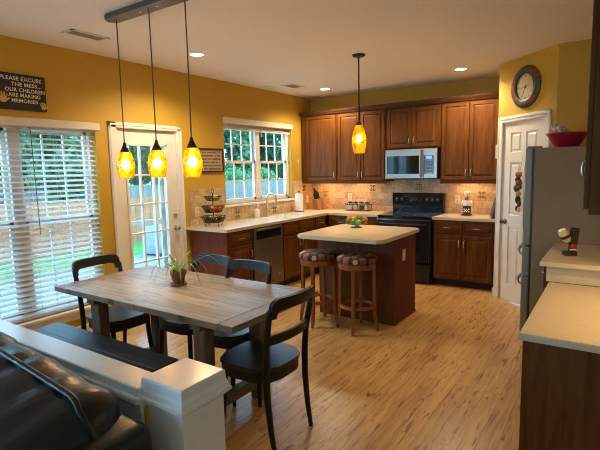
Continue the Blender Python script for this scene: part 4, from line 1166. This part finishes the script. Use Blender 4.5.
# ------------------------------------------------------------------ clock
p = dloc(.455, -.001)
t = thing('wall_clock', 'round clock with a painted rust and teal rim on the wall above the pantry door', 'clock', (p[0], p[1], 2.405), DANG)
def ringpart(name, a0, a1, mat):
    bm = new_bm(); n = max(3, int((a1-a0)/.12)); prof = [(.145, -.012), (.15, -.03), (.175, -.036), (.205, -.03), (.222, -.012), (.222, 0), (.145, 0)]
    rows = []
    for k in range(n+1):
        a = a0+(a1-a0)*k/n; rows.append([bm.verts.new((r*math.cos(a), y, r*math.sin(a))) for r, y in prof])
    for A, B in zip(rows, rows[1:]):
        for k in range(len(prof)-1): bm.faces.new((A[k], A[k+1], B[k+1], B[k]))
    bm.faces.new(rows[0]); bm.faces.new(rows[-1]); obj(name, bm, mat, t, smooth='auto')
for k, (a, b, m) in enumerate(((.35, 1.25, 'rust'), (1.25, 2.4, 'teal'), (2.4, 3.9, 'rust'), (3.9, 5.0, 'teal'), (5.0, 5.75, 'rust'), (5.75, 6.633, 'teal'))): ringpart('rim', a, b, M[m])
bm = new_bm(); lathe(bm, [(0, 0), (.147, 0), (.147, .012), (0, .012)], 40); obj('dial', bm, M['clockface'], t, rot=(R90, 0, 0))
bm = new_bm(); lathe(bm, [(.135, .012), (.148, .012), (.148, .03), (.135, .026), (.135, .012)], 40, cap=False); obj('bezel', bm, M['frame'], t, rot=(R90, 0, 0), smooth='auto')
bm = new_bm()
bm.free()
for k in range(12):
    bm = new_bm(); a = k*PI/6; c, s = math.cos(a), math.sin(a); bar(bm, (.105*c, -.0125, .105*s), (.124*c, -.0125, .124*s), .005 if k % 3 else .009, .002); obj('hour_mark', bm, M['ink'], t)
for a, l, w in ((PI+.12, .105, .006), (PI*1.5-.38, .10, .006)):
    bm = new_bm(); bar(bm, (-.02*math.cos(a), -.016, -.02*math.sin(a)), (l*math.cos(a), -.016, l*math.sin(a)), w, .0015, w*.4, .0015); obj('hand', bm, M['ink'], t)
bm = new_bm(); lathe(bm, [(0, .012), (.012, .012), (.009, .022), (0, .022)], 14); obj('hub', bm, M['brass'], t, rot=(R90, 0, 0))

# ------------------------------------------------------------------ hanging string on the pantry door
p = dloc(.462, -.02)
t = thing('hanging_ornament', 'string of small brown, red and green stuffed figures hanging on the pantry door', 'ornament', (p[0], p[1], 0), DANG)
bm = new_bm(); tube(bm, [(.01, -.0, 1.70), (.012, -.02, 1.6), (0, -.03, 1.5), (0, -.03, 1.2)], .004, 6); obj('cord', bm, M['cream'], t)
for (x, z, r, sx, sz, m) in ((-.01, 1.475, .036, 1.2, .9, 'terra'), (-.02, 1.42, .034, 1, 1, 'darkwood'), (0., 1.385, .04, 1, 1., 'rust'), (-.035, 1.325, .042, .9, 1, 'leaff'), (.01, 1.34, .03, 1, 1, 'rust'),
                             (-.005, 1.265, .034, 1, .9, 'skin'), (-.01, 1.2, .036, .9, 1.3, 'darkwood'), (.012, 1.16, .03, .8, 1.3, 'rust'), (-.02, 1.105, .026, .8, 1.2, 'bronze'), (.008, 1.09, .024, .8, 1.2, 'hand')):
    if m == 'leaff': M['leaff'] = plain('green_felt', (.06, .10, .03), .8)
    bm = new_bm(); ball(bm, (0, 0, 0), r, sx, .75, sz); obj('figure', bm, M[m], t, smooth=True, loc=(x, -.035, z))
# ------------------------------------------------------------------ counter things
def wire_basket(parent, z, r0, r1, h, n=16):
    bm = new_bm()
    for (r, zz, q) in ((r1, z+h, .005), (r0, z, .004), ((r0+r1)/2, z+h*.5, .003)):
        tube(bm, [(r*math.cos(2*PI*k/24), r*math.sin(2*PI*k/24), zz) for k in range(24)], q, 5, closed=True)
    for k in range(n):
        a, b = 2*PI*k/n, 2*PI*(k+1)/n
        tube(bm, [(r0*math.cos(a), r0*math.sin(a), z), (r1*math.cos(b), r1*math.sin(b), z+h)], .003, 4)
        tube(bm, [(r0*math.cos(b), r0*math.sin(b), z), (r1*math.cos(a), r1*math.sin(a), z+h)], .003, 4)
    for k in range(4): a = k*PI/4; tube(bm, [(-r0*math.cos(a), -r0*math.sin(a), z), (r0*math.cos(a), r0*math.sin(a), z)], .003, 4)
    obj('basket', bm, M['bronze'], parent)
SX, SY = .27, 4.0
t = thing('fruit_stand', 'three-tier dark wire fruit stand at the left end of the window counter', 'fruit stand', (SX, SY, CT), .5)
wire_basket(t, .055, .115, .152, .065); wire_basket(t, .175, .1, .135, .07); wire_basket(t, .315, .07, .105, .045, 12)
bm = new_bm(); tube(bm, [(0, 0, .05), (0, 0, .40)], .006, 8); obj('pole', bm, M['bronze'], t)
bm = new_bm(); tube(bm, [(.016*math.cos(2*PI*k/14), 0, .425+.028*math.sin(2*PI*k/14)) for k in range(14)], .004, 5, closed=True); obj('ring_handle', bm, M['bronze'], t)
for k in range(4):
    a = PI/4+k*PI/2; c, s = math.cos(a), math.sin(a)
    bm = new_bm(); tube(bm, [(.105*c, .105*s, .058), (.125*c, .125*s, .035), (.105*c, .105*s, .012), (.12*c, .12*s, .004)], .004, 5); obj('foot', bm, M['bronze'], t)
def fruit(name, label, cat, loc, r, mat, group, sx=1., sz=1., stem=True, rz=0):
    t = thing(name, label, cat, loc, rz, group)
    bm = new_bm(); ball(bm, (0, 0, 0), r, sx, 1, sz); obj('flesh', bm, M[mat], t, smooth=True)
    if stem:
        bm = new_bm(); tube(bm, [(0, 0, r*sz*.9), (.001, 0, r*sz*1.08)], .0025, 5); obj('stem', bm, M['bark'], t)
    return t
def at(z, a, q, r): return (SX+q*math.cos(a), SY+q*math.sin(a), CT+z+r)
fruit('potato', 'brown potato at the left in the middle tier of the fruit stand', 'potato', at(.178, -2.3, .062, .036), .036, 'brownfruit', 'produce in the fruit stand', 1.2, .95, False)
fruit('orange', 'orange at the front of the middle tier of the fruit stand', 'orange', at(.178, -.75, .055, .038), .038, 'orange', 'produce in the fruit stand')
fruit('orange', 'orange at the right in the middle tier of the fruit stand', 'orange', at(.178, .75, .062, .036), .036, 'orange', 'produce in the fruit stand')
fruit('avocado', 'dark avocado at the back of the middle tier of the fruit stand', 'avocado', at(.178, 2.3, .058, .033), .033, 'bronze', 'produce in the fruit stand', 1.2)
fruit('avocado', 'dark avocado at the front in the bottom tier of the fruit stand', 'avocado', at(.058, -.9, .07, .033), .033, 'bronze', 'produce in the fruit stand', 1.3)
fruit('avocado', 'dark avocado at the left in the bottom tier of the fruit stand', 'avocado', at(.058, -2.4, .075, .033), .033, 'bronze', 'produce in the fruit stand', 1.2)
fruit('avocado', 'dark avocado at the right in the bottom tier of the fruit stand', 'avocado', at(.058, .7, .075, .033), .033, 'bronze', 'produce in the fruit stand', 1.2)
fruit('lemon', 'yellow lemon in the top tier of the fruit stand', 'lemon', at(.318, .9, .036, .03), .03, 'yellow', 'produce in the fruit stand', 1.25, 1, False)

# fruit bowl on the island
BX, BY, BZ = 1.88, 4.60, .924
t = thing('fruit_bowl', 'footed blue glass fruit bowl on the kitchen island', 'bowl', (BX, BY, BZ))
bm = new_bm(); lathe(bm, [(0, 0), (.062, 0), (.064, .005), (.03, .012), (.024, .018), (0, .018)], 28); obj('foot', bm, M['blueg'], t, smooth='auto')
bm = new_bm(); lathe(bm, [(0, .018), (.03, .019), (.08, .03), (.122, .054), (.124, .058), (.118, .057), (.078, .035), (.03, .024), (0, .023)], 32); obj('bowl', bm, M['jar'], t, smooth='auto')
FB = 'fruit in the glass bowl'
for nm, lb, dx, dz, dd, r, m in (
    ('lime', 'green fruit at the far left edge of the island fruit bowl', -.088, .067, 0., .033, 'green'),
    ('lime', 'dark green fruit at the lower left front of the island fruit bowl', -.042, .063, -.05, .033, 'green'),
    ('lime', 'yellow-green fruit low in the middle front of the island fruit bowl', .018, .061, -.058, .034, 'yellowgreen'),
    ('lime', 'green fruit at the lower right front of the island fruit bowl', .068, .067, -.03, .033, 'green'),
    ('orange', 'large orange at the right edge of the island fruit bowl', .094, .078, .035, .041, 'orange'),
    ('lime', 'green fruit at the back of the island fruit bowl', .0, .063, .07, .033, 'green'),
    ('lime', 'dark green fruit resting high at the upper right of the island fruit bowl', .038, .101, .01, .035, 'green'),
    ('lime', 'light green fruit resting in the middle of the island fruit bowl', -.022, .098, -.02, .033, 'yellowgreen'),
    ('orange', 'orange resting at the upper left of the island fruit bowl', -.072, .100, .02, .032, 'orange'),
    ('orange', 'orange at the very top of the island fruit bowl', -.002, .118, .045, .034, 'orange')):
    # dx runs to the right as seen from the dining side, dd runs away
    c, s = math.cos(.6), math.sin(.6)
    fruit(nm, lb, 'fruit', (BX+dx*c-dd*s, BY+dx*s+dd*c, BZ+dz), r, m, FB)

# paper towel, knife block, jars
t = thing('paper_towel_holder', 'white paper towel roll on a dark upright holder in the counter corner', 'paper towel', (.155, 6.0, CT))
bm = new_bm(); lathe(bm, [(0, 0), (.075, 0), (.075, .01), (0, .012)], 24); obj('base', bm, M['bronze'], t, smooth='auto')
bm = new_bm(); lathe(bm, [(.018, .012), (.06, .012), (.06, .285), (.018, .285), (.018, .012)], 28, cap=False); obj('roll', bm, M['paper'], t, smooth='auto')
bm = new_bm(); tube(bm, [(0, 0, .01), (0, 0, .31)], .006, 8); ball(bm, (0, 0, .315), .014); obj('rod', bm, M['bronze'], t, smooth='auto')
t = thing('knife_block', 'wooden knife block with black handled knives on the back counter', 'knife block', (.25, 6.43, CT), -.35)
t.scale = (1.15, 1.15, 1.2)
bm = new_bm()
a = [(-.05, -.045, 0), (.05, -.045, 0), (.05, .045, 0), (-.05, .045, 0)]; b = [(-.05, -.075, .14), (.05, -.075, .14), (.05, .02, .165), (-.05, .02, .165)]
A = [bm.verts.new(p) for p in a]; B = [bm.verts.new(p) for p in b]; bm.faces.new(A[::-1]); bm.faces.new(B)
for k in range(4): bm.faces.new((A[k], A[(k+1) % 4], B[(k+1) % 4], B[k]))
obj('block', bm, M['knifewood'], t)
for k, (x, y, l) in enumerate(((-.032, -.02, .14), (-.01, -.018, .12), (.013, -.02, .11), (.034, -.02, .09), (-.02, -.052, .08), (.02, -.052, .07))):
    z = .152 if y > -.04 else .145
    bm = new_bm(); bar(bm, (x, y, z), (x, y-l*.28, z+l), .013, .022, .015, .026, .003); obj('knife_handle', bm, M['blackm'], t)
t = thing('jar_rack', 'black wire rack holding glass jars on the back counter', 'rack', (.98, 6.42, CT), 0)
bm = new_bm()
for z in (.012, .10):
    tube(bm, [(x, y, z) for x, y in rounded(-.20, .20, -.062, .062, .03, 4)], .0045, 5, closed=True)
for x in (-.19, -.065, .065, .19):
    for y in (-.062, .062): tube(bm, [(x, y, 0), (x, y, .11)], .004, 5)
for k in range(9): tube(bm, [(-.19+k*.0475, -.062, .012), (-.19+k*.0475, .062, .012)], .003, 4)
obj('wire_frame', bm, M['bronze'], t)
for s in (-1, 1):
    bm = new_bm(); tube(bm, [(s*.2, -.03, .10), (s*.225, -.03, .115), (s*.225, .03, .115), (s*.2, .03, .10)], .004, 5); obj('handle', bm, M['bronze'], t)
for k, (x, nm) in enumerate(((-.145, 'leftmost'), (-.049, 'second from the left'), (.049, 'third from the left'), (.145, 'rightmost'))):
    j = thing('jar', 'glass jar with a dark lid, %s in the wire rack' % nm, 'jar', (.98+x, 6.42, CT+.0175), 0, 'jars in the wire rack')
    bm = new_bm(); lathe(bm, [(0, 0), (.04, 0), (.043, .008), (.043, .085), (.036, .098), (.036, .104), (0, .104)], 20); obj('glass', bm, M['jar'], j, smooth='auto')
    bm = new_bm(); lathe(bm, [(0, .004), (.038, .004), (.039, .01), (.039, .066+.01*(k % 2)), (0, .07)], 18); obj('contents', bm, M['flour' if k in (0, 1, 3) else 'spice'], j, smooth='auto')
    bm = new_bm(); lathe(bm, [(0, .102), (.039, .102), (.039, .12), (.01, .123), (.01, .131), (0, .132)], 20); obj('lid', bm, M['bronze'], j, smooth='auto')
t = thing('cutting_board', 'pale flat cutting board lying on the back counter left of the range', 'cutting board', (1.36, 6.33, CT))
bm = new_bm(); prism(bm, rounded(-.125, .125, -.11, .11, .02), 0, .012, .003); obj('board', bm, M['board'], t, smooth='auto')
bm = new_bm(); prism(bm, rounded(.09, .115, -.03, .03, .012), .0121, .0128); obj('grip_slot', bm, M['darkwood'], t)

# chef figurine
t = thing('chef_figurine', 'chef figurine in a white hat and checked black trousers on the right counter', 'figurine', (2.625, 6.36, CT), .1)
boxo('base', (-.062, .062, -.05, .05, 0, .022), M['blackm'], t, bev=.004)
bm = new_bm(); lathe(bm, [(0, .022), (.05, .022), (.05, .05), (.052, .09), (.05, .13), (0, .13)], 20, sy=.75); obj('trousers', bm, M['blackm'], t, smooth='auto')
bm = new_bm(); lathe(bm, [(.045, .128), (.054, .135), (.056, .15), (.052, .175), (.044, .2), (.02, .212), (0, .213)], 20, sy=.8); obj('jacket', bm, M['check'], t, smooth='auto')
bm = new_bm()
for i in range(5):
    for j in range(3):
        if (i+j) % 2 == 0: box(bm, -.0375+i*.015, -.0225+i*.015, -.0405, -.03, .045+j*.016, .061+j*.016)
obj('check_pattern', bm, M['check'], t)
for s in (-1, 1):
    bm = new_bm(); tube(bm, [(s*.045, 0, .19), (s*.075, -.02, .155), (s*.082, -.04, .175 if s > 0 else .2)], [.017, .016, .013], 10); ball(bm, (s*.084, -.044, .18 if s > 0 else .208), .014); obj('arm', bm, M['check'], t, smooth=True)
bm = new_bm(); ball(bm, (0, -.004, .238), .034, 1, 1, 1.05); ball(bm, (0, -.038, .236), .008); obj('head', bm, M['skin'], t, smooth=True)
bm = new_bm(); ball(bm, (-.013, -.034, .225), .012, 1.3, .6, .5); ball(bm, (.013, -.034, .225), .012, 1.3, .6, .5); obj('moustache', bm, M['ink'], t, smooth=True)
bm = new_bm()
for s in (-1, 1): ball(bm, (s*.012, -.034, .246), .0045)
obj('eyes', bm, M['blackm'], t)
bm = new_bm(); lathe(bm, [(0, .258), (.032, .256), (.033, .28), (.044, .292), (.042, .312), (.02, .322), (0, .322)], 18); obj('hat', bm, M['check'], t, smooth='auto')
t = thing('tray', 'grey tray leaning upright against the pantry wall on the right counter', 'tray', (2.985, 6.22, CT))
bm = new_bm(); A = [bm.verts.new(p) for p in ((.0, -.16, 0), (.02, -.16, 0), (.07, -.16, .27), (.05, -.16, .27))]; B = [bm.verts.new((v.co.x, .16, v.co.z)) for v in A]
bm.faces.new(A); bm.faces.new(B[::-1])
for k in range(4): bm.faces.new((A[k], B[k], B[(k+1) % 4], A[(k+1) % 4]))
obj('panel', bm, M['greydark'], t)
bm = new_bm(); tube(bm, [(-.002, -.14, .03), (.045, -.14, .255), (.045, .14, .255), (-.002, .14, .03)], .005, 5, closed=True); obj('rim', bm, M['grey'], t)

# red bowl on the fridge
t = thing('red_bowl', 'large dark red bowl standing on top of the refrigerator', 'bowl', (3.885, 4.74, FH-.0145))
bm = new_bm(); lathe(bm, [(0, 0), (.085, 0), (.092, .006), (.165, .12), (.172, .122), (.17, .128), (.158, .124), (.085, .014), (0, .01)], 36); obj('bowl', bm, M['redbowl'], t, smooth='auto')
bm = new_bm(); lathe(bm, [(.083, 0.0), (.094, .0), (.094, .004), (.083, .004), (.083, 0)], 36, cap=False); obj('foot_ring', bm, M['redbowl'], t)
t = thing('snack_bag', 'crumpled clear snack bag heaped inside the red bowl', 'bag', (3.875, 4.73, FH+.04))
bm = new_bm(); bmesh.ops.create_icosphere(bm, subdivisions=4, radius=.12); rr = random.Random(9)
ph = [(rr.uniform(12, 40), rr.uniform(12, 40), rr.uniform(12, 40), rr.uniform(0, 6)) for _ in range(7)]
for v in bm.verts:
    n = v.co.normalized(); d = sum(math.sin(n.x*a*.5+n.y*b*.5+n.z*c*.4+p) for a, b, c, p in ph)/7
    k = 1+.17*abs(d)*1.6; v.co = Vector((n.x*.105*k-.02, n.y*.09*k, max(-.005, (n.z*.07+.05-n.x*.05)*k)))
bag = obj('wrap', bm, M['plastic'], t)
bm = new_bm(); tube(bm, [(-.09, 0, .10), (-.1, .01, .145), (-.06, .0, .15)], [.02, .026, .03], 9, flat=.4); obj('twisted_end', bm, M['plastic'], t)
# gadget on the right counter
t = thing('counter_gadget', 'small black gadget with a banded cream head on the counter beside the refrigerator', 'gadget', (4.01, 3.86, .918), .35)
bm = new_bm(); prism(bm, rounded(-.05, .04, -.035, .035, .015), 0, .028, .004); obj('base', bm, M['blackm'], t, smooth='auto')
bm = new_bm(); bar(bm, (.01, 0, .025), (.025, 0, .20), .042, .05, .05, .05, .006); obj('body', bm, M['darkwood'], t)
bm = new_bm(); tube(bm, [(-.0, 0, .09), (-.03, 0, .14)], [.02, .026], 14); obj('neck', bm, M['blackm'], t, smooth='auto')
for z0, z1, m in ((0, .035, 'cream'), (.035, .058, 'blackm'), (.058, .10, 'cream')):
    bm = new_bm(); r = lambda z: .036*math.sqrt(max(0., 1-((z-.058)/.066)**2)); n = 6
    pr = [(0, z0)]+[(max(.004, r(z0+(z1-z0)*k/n)), z0+(z1-z0)*k/n) for k in range(n+1)]+[(0, z1)]
    lathe(bm, pr, 20); obj('head_band', bm, M[m], t, smooth='auto', loc=(-.02, -.01, .10), rot=(.1, -.5, 0))
bm = new_bm(); ball(bm, (.012, -.028, .068), .02, 1, .35, 1); obj('badge', bm, M['red'], t, smooth=True)
bm = new_bm(); box(bm, -.012, .03, -.03, -.026, .04, .048); obj('badge_stripe', bm, M['paper'], t)

# ------------------------------------------------------------------ sofa
t = thing('sofa', 'black leather sofa with its back to the half wall in the left foreground', 'sofa', (0, 0, 0))
X0, X1 = .95, 3.05
bm = new_bm(); nu, nv = 90, 30
prof = [(.47, .40), (.33, .45), (.245, .54), (.24, .64), (.29, .735), (.375, .815), (.48, .873), (.60, .910), (.71, .921), (.785, .905), (.83, .86), (.845, .74), (.84, .57), (.82, .42)]
def crest(x): return .072-.085*max(0., (x-2.0)/1.05)**1.4 if x > 2.0 else .072
def P(v):
    f = v*(len(prof)-1); i = min(int(f), len(prof)-2); q = f-i
    g = lambda k: Vector(prof[max(0, min(len(prof)-1, k))])
    a, b, c, d = g(i-1), g(i), g(i+1), g(i+2)
    return .5*((2*b)+(c-a)*q+(2*a-5*b+4*c-d)*q*q+(3*b-a-3*c+d)*q**3)
rows = []; cen = Vector((.62, .62))
for i in range(nu+1):
    u = i/nu; x = X0+(X1-X0)*u; e = min(u, 1-u)*(X1-X0)
    sh = 1-.34*max(0, 1-e/.10)**2.2
    row = []
    for j in range(nv+1):
        v = j/nv; p = P(v); q = cen+(p-cen)*sh
        seam = math.exp(-((v-.60)/.13)**2)
        wr = .006*seam*(math.sin(x*41+3*math.sin(v*9))+.6*math.sin(x*67+v*20))+.004*math.sin(x*17+v*10)
        dv = (p-cen).normalized(); q = q+dv*wr
        row.append(bm.verts.new((x, q.x, q.y+crest(x)*max(0, min(1, (q.y-.5)/.4)))))
    rows.append(row)
for A, B in zip(rows, rows[1:]):
    for j in range(nv): bm.faces.new((A[j], A[j+1], B[j+1], B[j]))
bm.faces.new(rows[0]); bm.faces.new(rows[-1])
bc = obj('back_cushion', bm, M['leather'], t, smooth='auto')
bm = new_bm()
pts = []
for i in range(3, nu-1):
    u = i/nu; x = X0+(X1-X0)*u; e = min(u, 1-u)*(X1-X0); sh = 1-.34*max(0, 1-e/.10)**2.2
    p = P(.60); q = cen+(p-cen)*sh; pts.append((x, q.x, q.y+.006+crest(x)))
for j in range(1, 9):
    p = P(.64+.03*j); q = cen+(p-cen)*.78; 
pts += [(X1-.005, .70, .82), (X1+.008, .695, .74), (X1+.01, .69, .6), (X1+.005, .685, .48)]
tube(bm, pts, .011, 8); obj('piping', bm, M['leather'], bc, smooth=True)
bm = new_bm(); box(bm, X0-.06, 3.13, .56, .855, .06, .82, .045, 4); obj('back_frame', bm, M['leather'], t, smooth='auto')
for x0, x1 in ((X0-.16, X0), (2.95, 3.14)):
    bm = new_bm(); box(bm, x0, x1, -.15, .6, .06, .58, .05, 4); obj('arm', bm, M['leather'], t, smooth='auto')
bm = new_bm(); box(bm, X0, 2.95, -.12, .56, .08, .28, .02, 2); obj('seat_base', bm, M['leather'], t, smooth='auto')
for k in range(2):
    a = X0+k*(2.95-X0)/2; bm = new_bm(); box(bm, a+.005, a+(2.95-X0)/2-.005, -.14, .42, .28, .44, .05, 4); obj('seat_cushion', bm, M['leather'], t, smooth='auto')
for x in (X0+.02, 3.05):
    for y in (-.08, .78): bm = new_bm(); tube(bm, [(x, y, 0), (x, y, .07)], [.025, .03], 10); obj('foot', bm, M['bronze'], t)

# ------------------------------------------------------------------ light
wd = bpy.data.worlds.new('sky'); sc.world = wd; wd.use_nodes = True
wn = wd.node_tree; bg = wn.nodes['Background']
bg.inputs['Color'].default_value = (.34, .66, 1.0, 1); bg.inputs['Strength'].default_value = SKY
WARM = (1., .80, .54); WARM2 = (1., .68, .34)
def spot(n, x, y, p, z=H-.02, ang=150, c=WARM):
    return lamp('SPOT', n, (x, y, z), p, c, .06, None, spot_size=math.radians(ang), spot_blend=.6)
spot('can_lamp', .765, 3.37, CAN); spot('can_lamp', .70, 5.93, CAN); spot('can_lamp', 2.655, 5.83, CAN)
for x, y in ((1.5, -1.5), (4., -1.8), (5.8, -.2), (5.8, -2.4)): spot('family_room_fill', x, y, FAM, c=(1., .93, .85))  # unseen spots without fixtures, added as neutral fill for the room
for x in (.38, .95, 2.62):
    o = lamp('AREA', 'under_cabinet_puck', (x, 6.44, UZ-.004), PUCK, (1., .50, .17), shape='RECTANGLE'); o.data.size = .34; o.data.size_y = .06
# daylight helpers for the sampler: portals in the window openings
for (y0, y1, z0, z1) in ((1.22, 2.7, .29, 2.03), (3.05, 3.57, .28, 1.88), (4.56, 6.03, 1.13, 2.24), (-3.0, .25, .4, 2.15)):
    o = lamp('AREA', 'window_portal', (-.15, (y0+y1)/2, (z0+z1)/2), 1, (1, 1, 1), rot=(0, -R90, 0), shape='RECTANGLE')
    o.data.size = z1-z0; o.data.size_y = y1-y0; o.data.cycles.is_portal = True

o = lamp('AREA', 'window_portal', (1.4, -4.12, 1.32), 1, (1, 1, 1), rot=(R90, 0, 0), shape='RECTANGLE')
o.data.size = 2.; o.data.size_y = 1.65; o.data.cycles.is_portal = True
for y in (2.55, 3.1):
    lamp('AREA', 'under_cabinet_puck', (4.34, y, 1.374), PUCK2, WARM2, shape='DISK').data.size = .08

# ------------------------------------------------------------------ camera
f, yaw, pitch, roll = 463.362562, .599833063, .119224528, -.0212295480
fw = Vector((-math.sin(yaw)*math.cos(pitch), math.cos(yaw)*math.cos(pitch), -math.sin(pitch)))
r0 = Vector((math.cos(yaw), math.sin(yaw), 0)); u0 = r0.cross(fw)
rt = r0*math.cos(roll)+u0*math.sin(roll); up = -r0*math.sin(roll)+u0*math.cos(roll)
cam = bpy.data.cameras.new('camera'); co = bpy.data.objects.new('camera', cam); col.objects.link(co)
mw = Matrix((rt, up, -fw)).transposed().to_4x4(); mw.translation = (4.265, 0, 1.58); co.matrix_world = mw
cam.sensor_fit = 'HORIZONTAL'; cam.sensor_width = 36; cam.lens = f/600*36; cam.clip_start = .05
sc.camera = co
sc.view_settings.view_transform = 'Standard'; sc.view_settings.look = 'None'; sc.view_settings.gamma = 1; sc.view_settings.use_curve_mapping = False
sc.view_settings.exposure = EXPO
sc.cycles.use_denoising = True
sc.cycles.filter_width = 1.0
sc.cycles.max_bounces = 8; sc.cycles.diffuse_bounces = 5; sc.cycles.glossy_bounces = 4; sc.cycles.transparent_max_bounces = 12; sc.cycles.transmission_bounces = 4
sc.cycles.sample_clamp_indirect = 6.
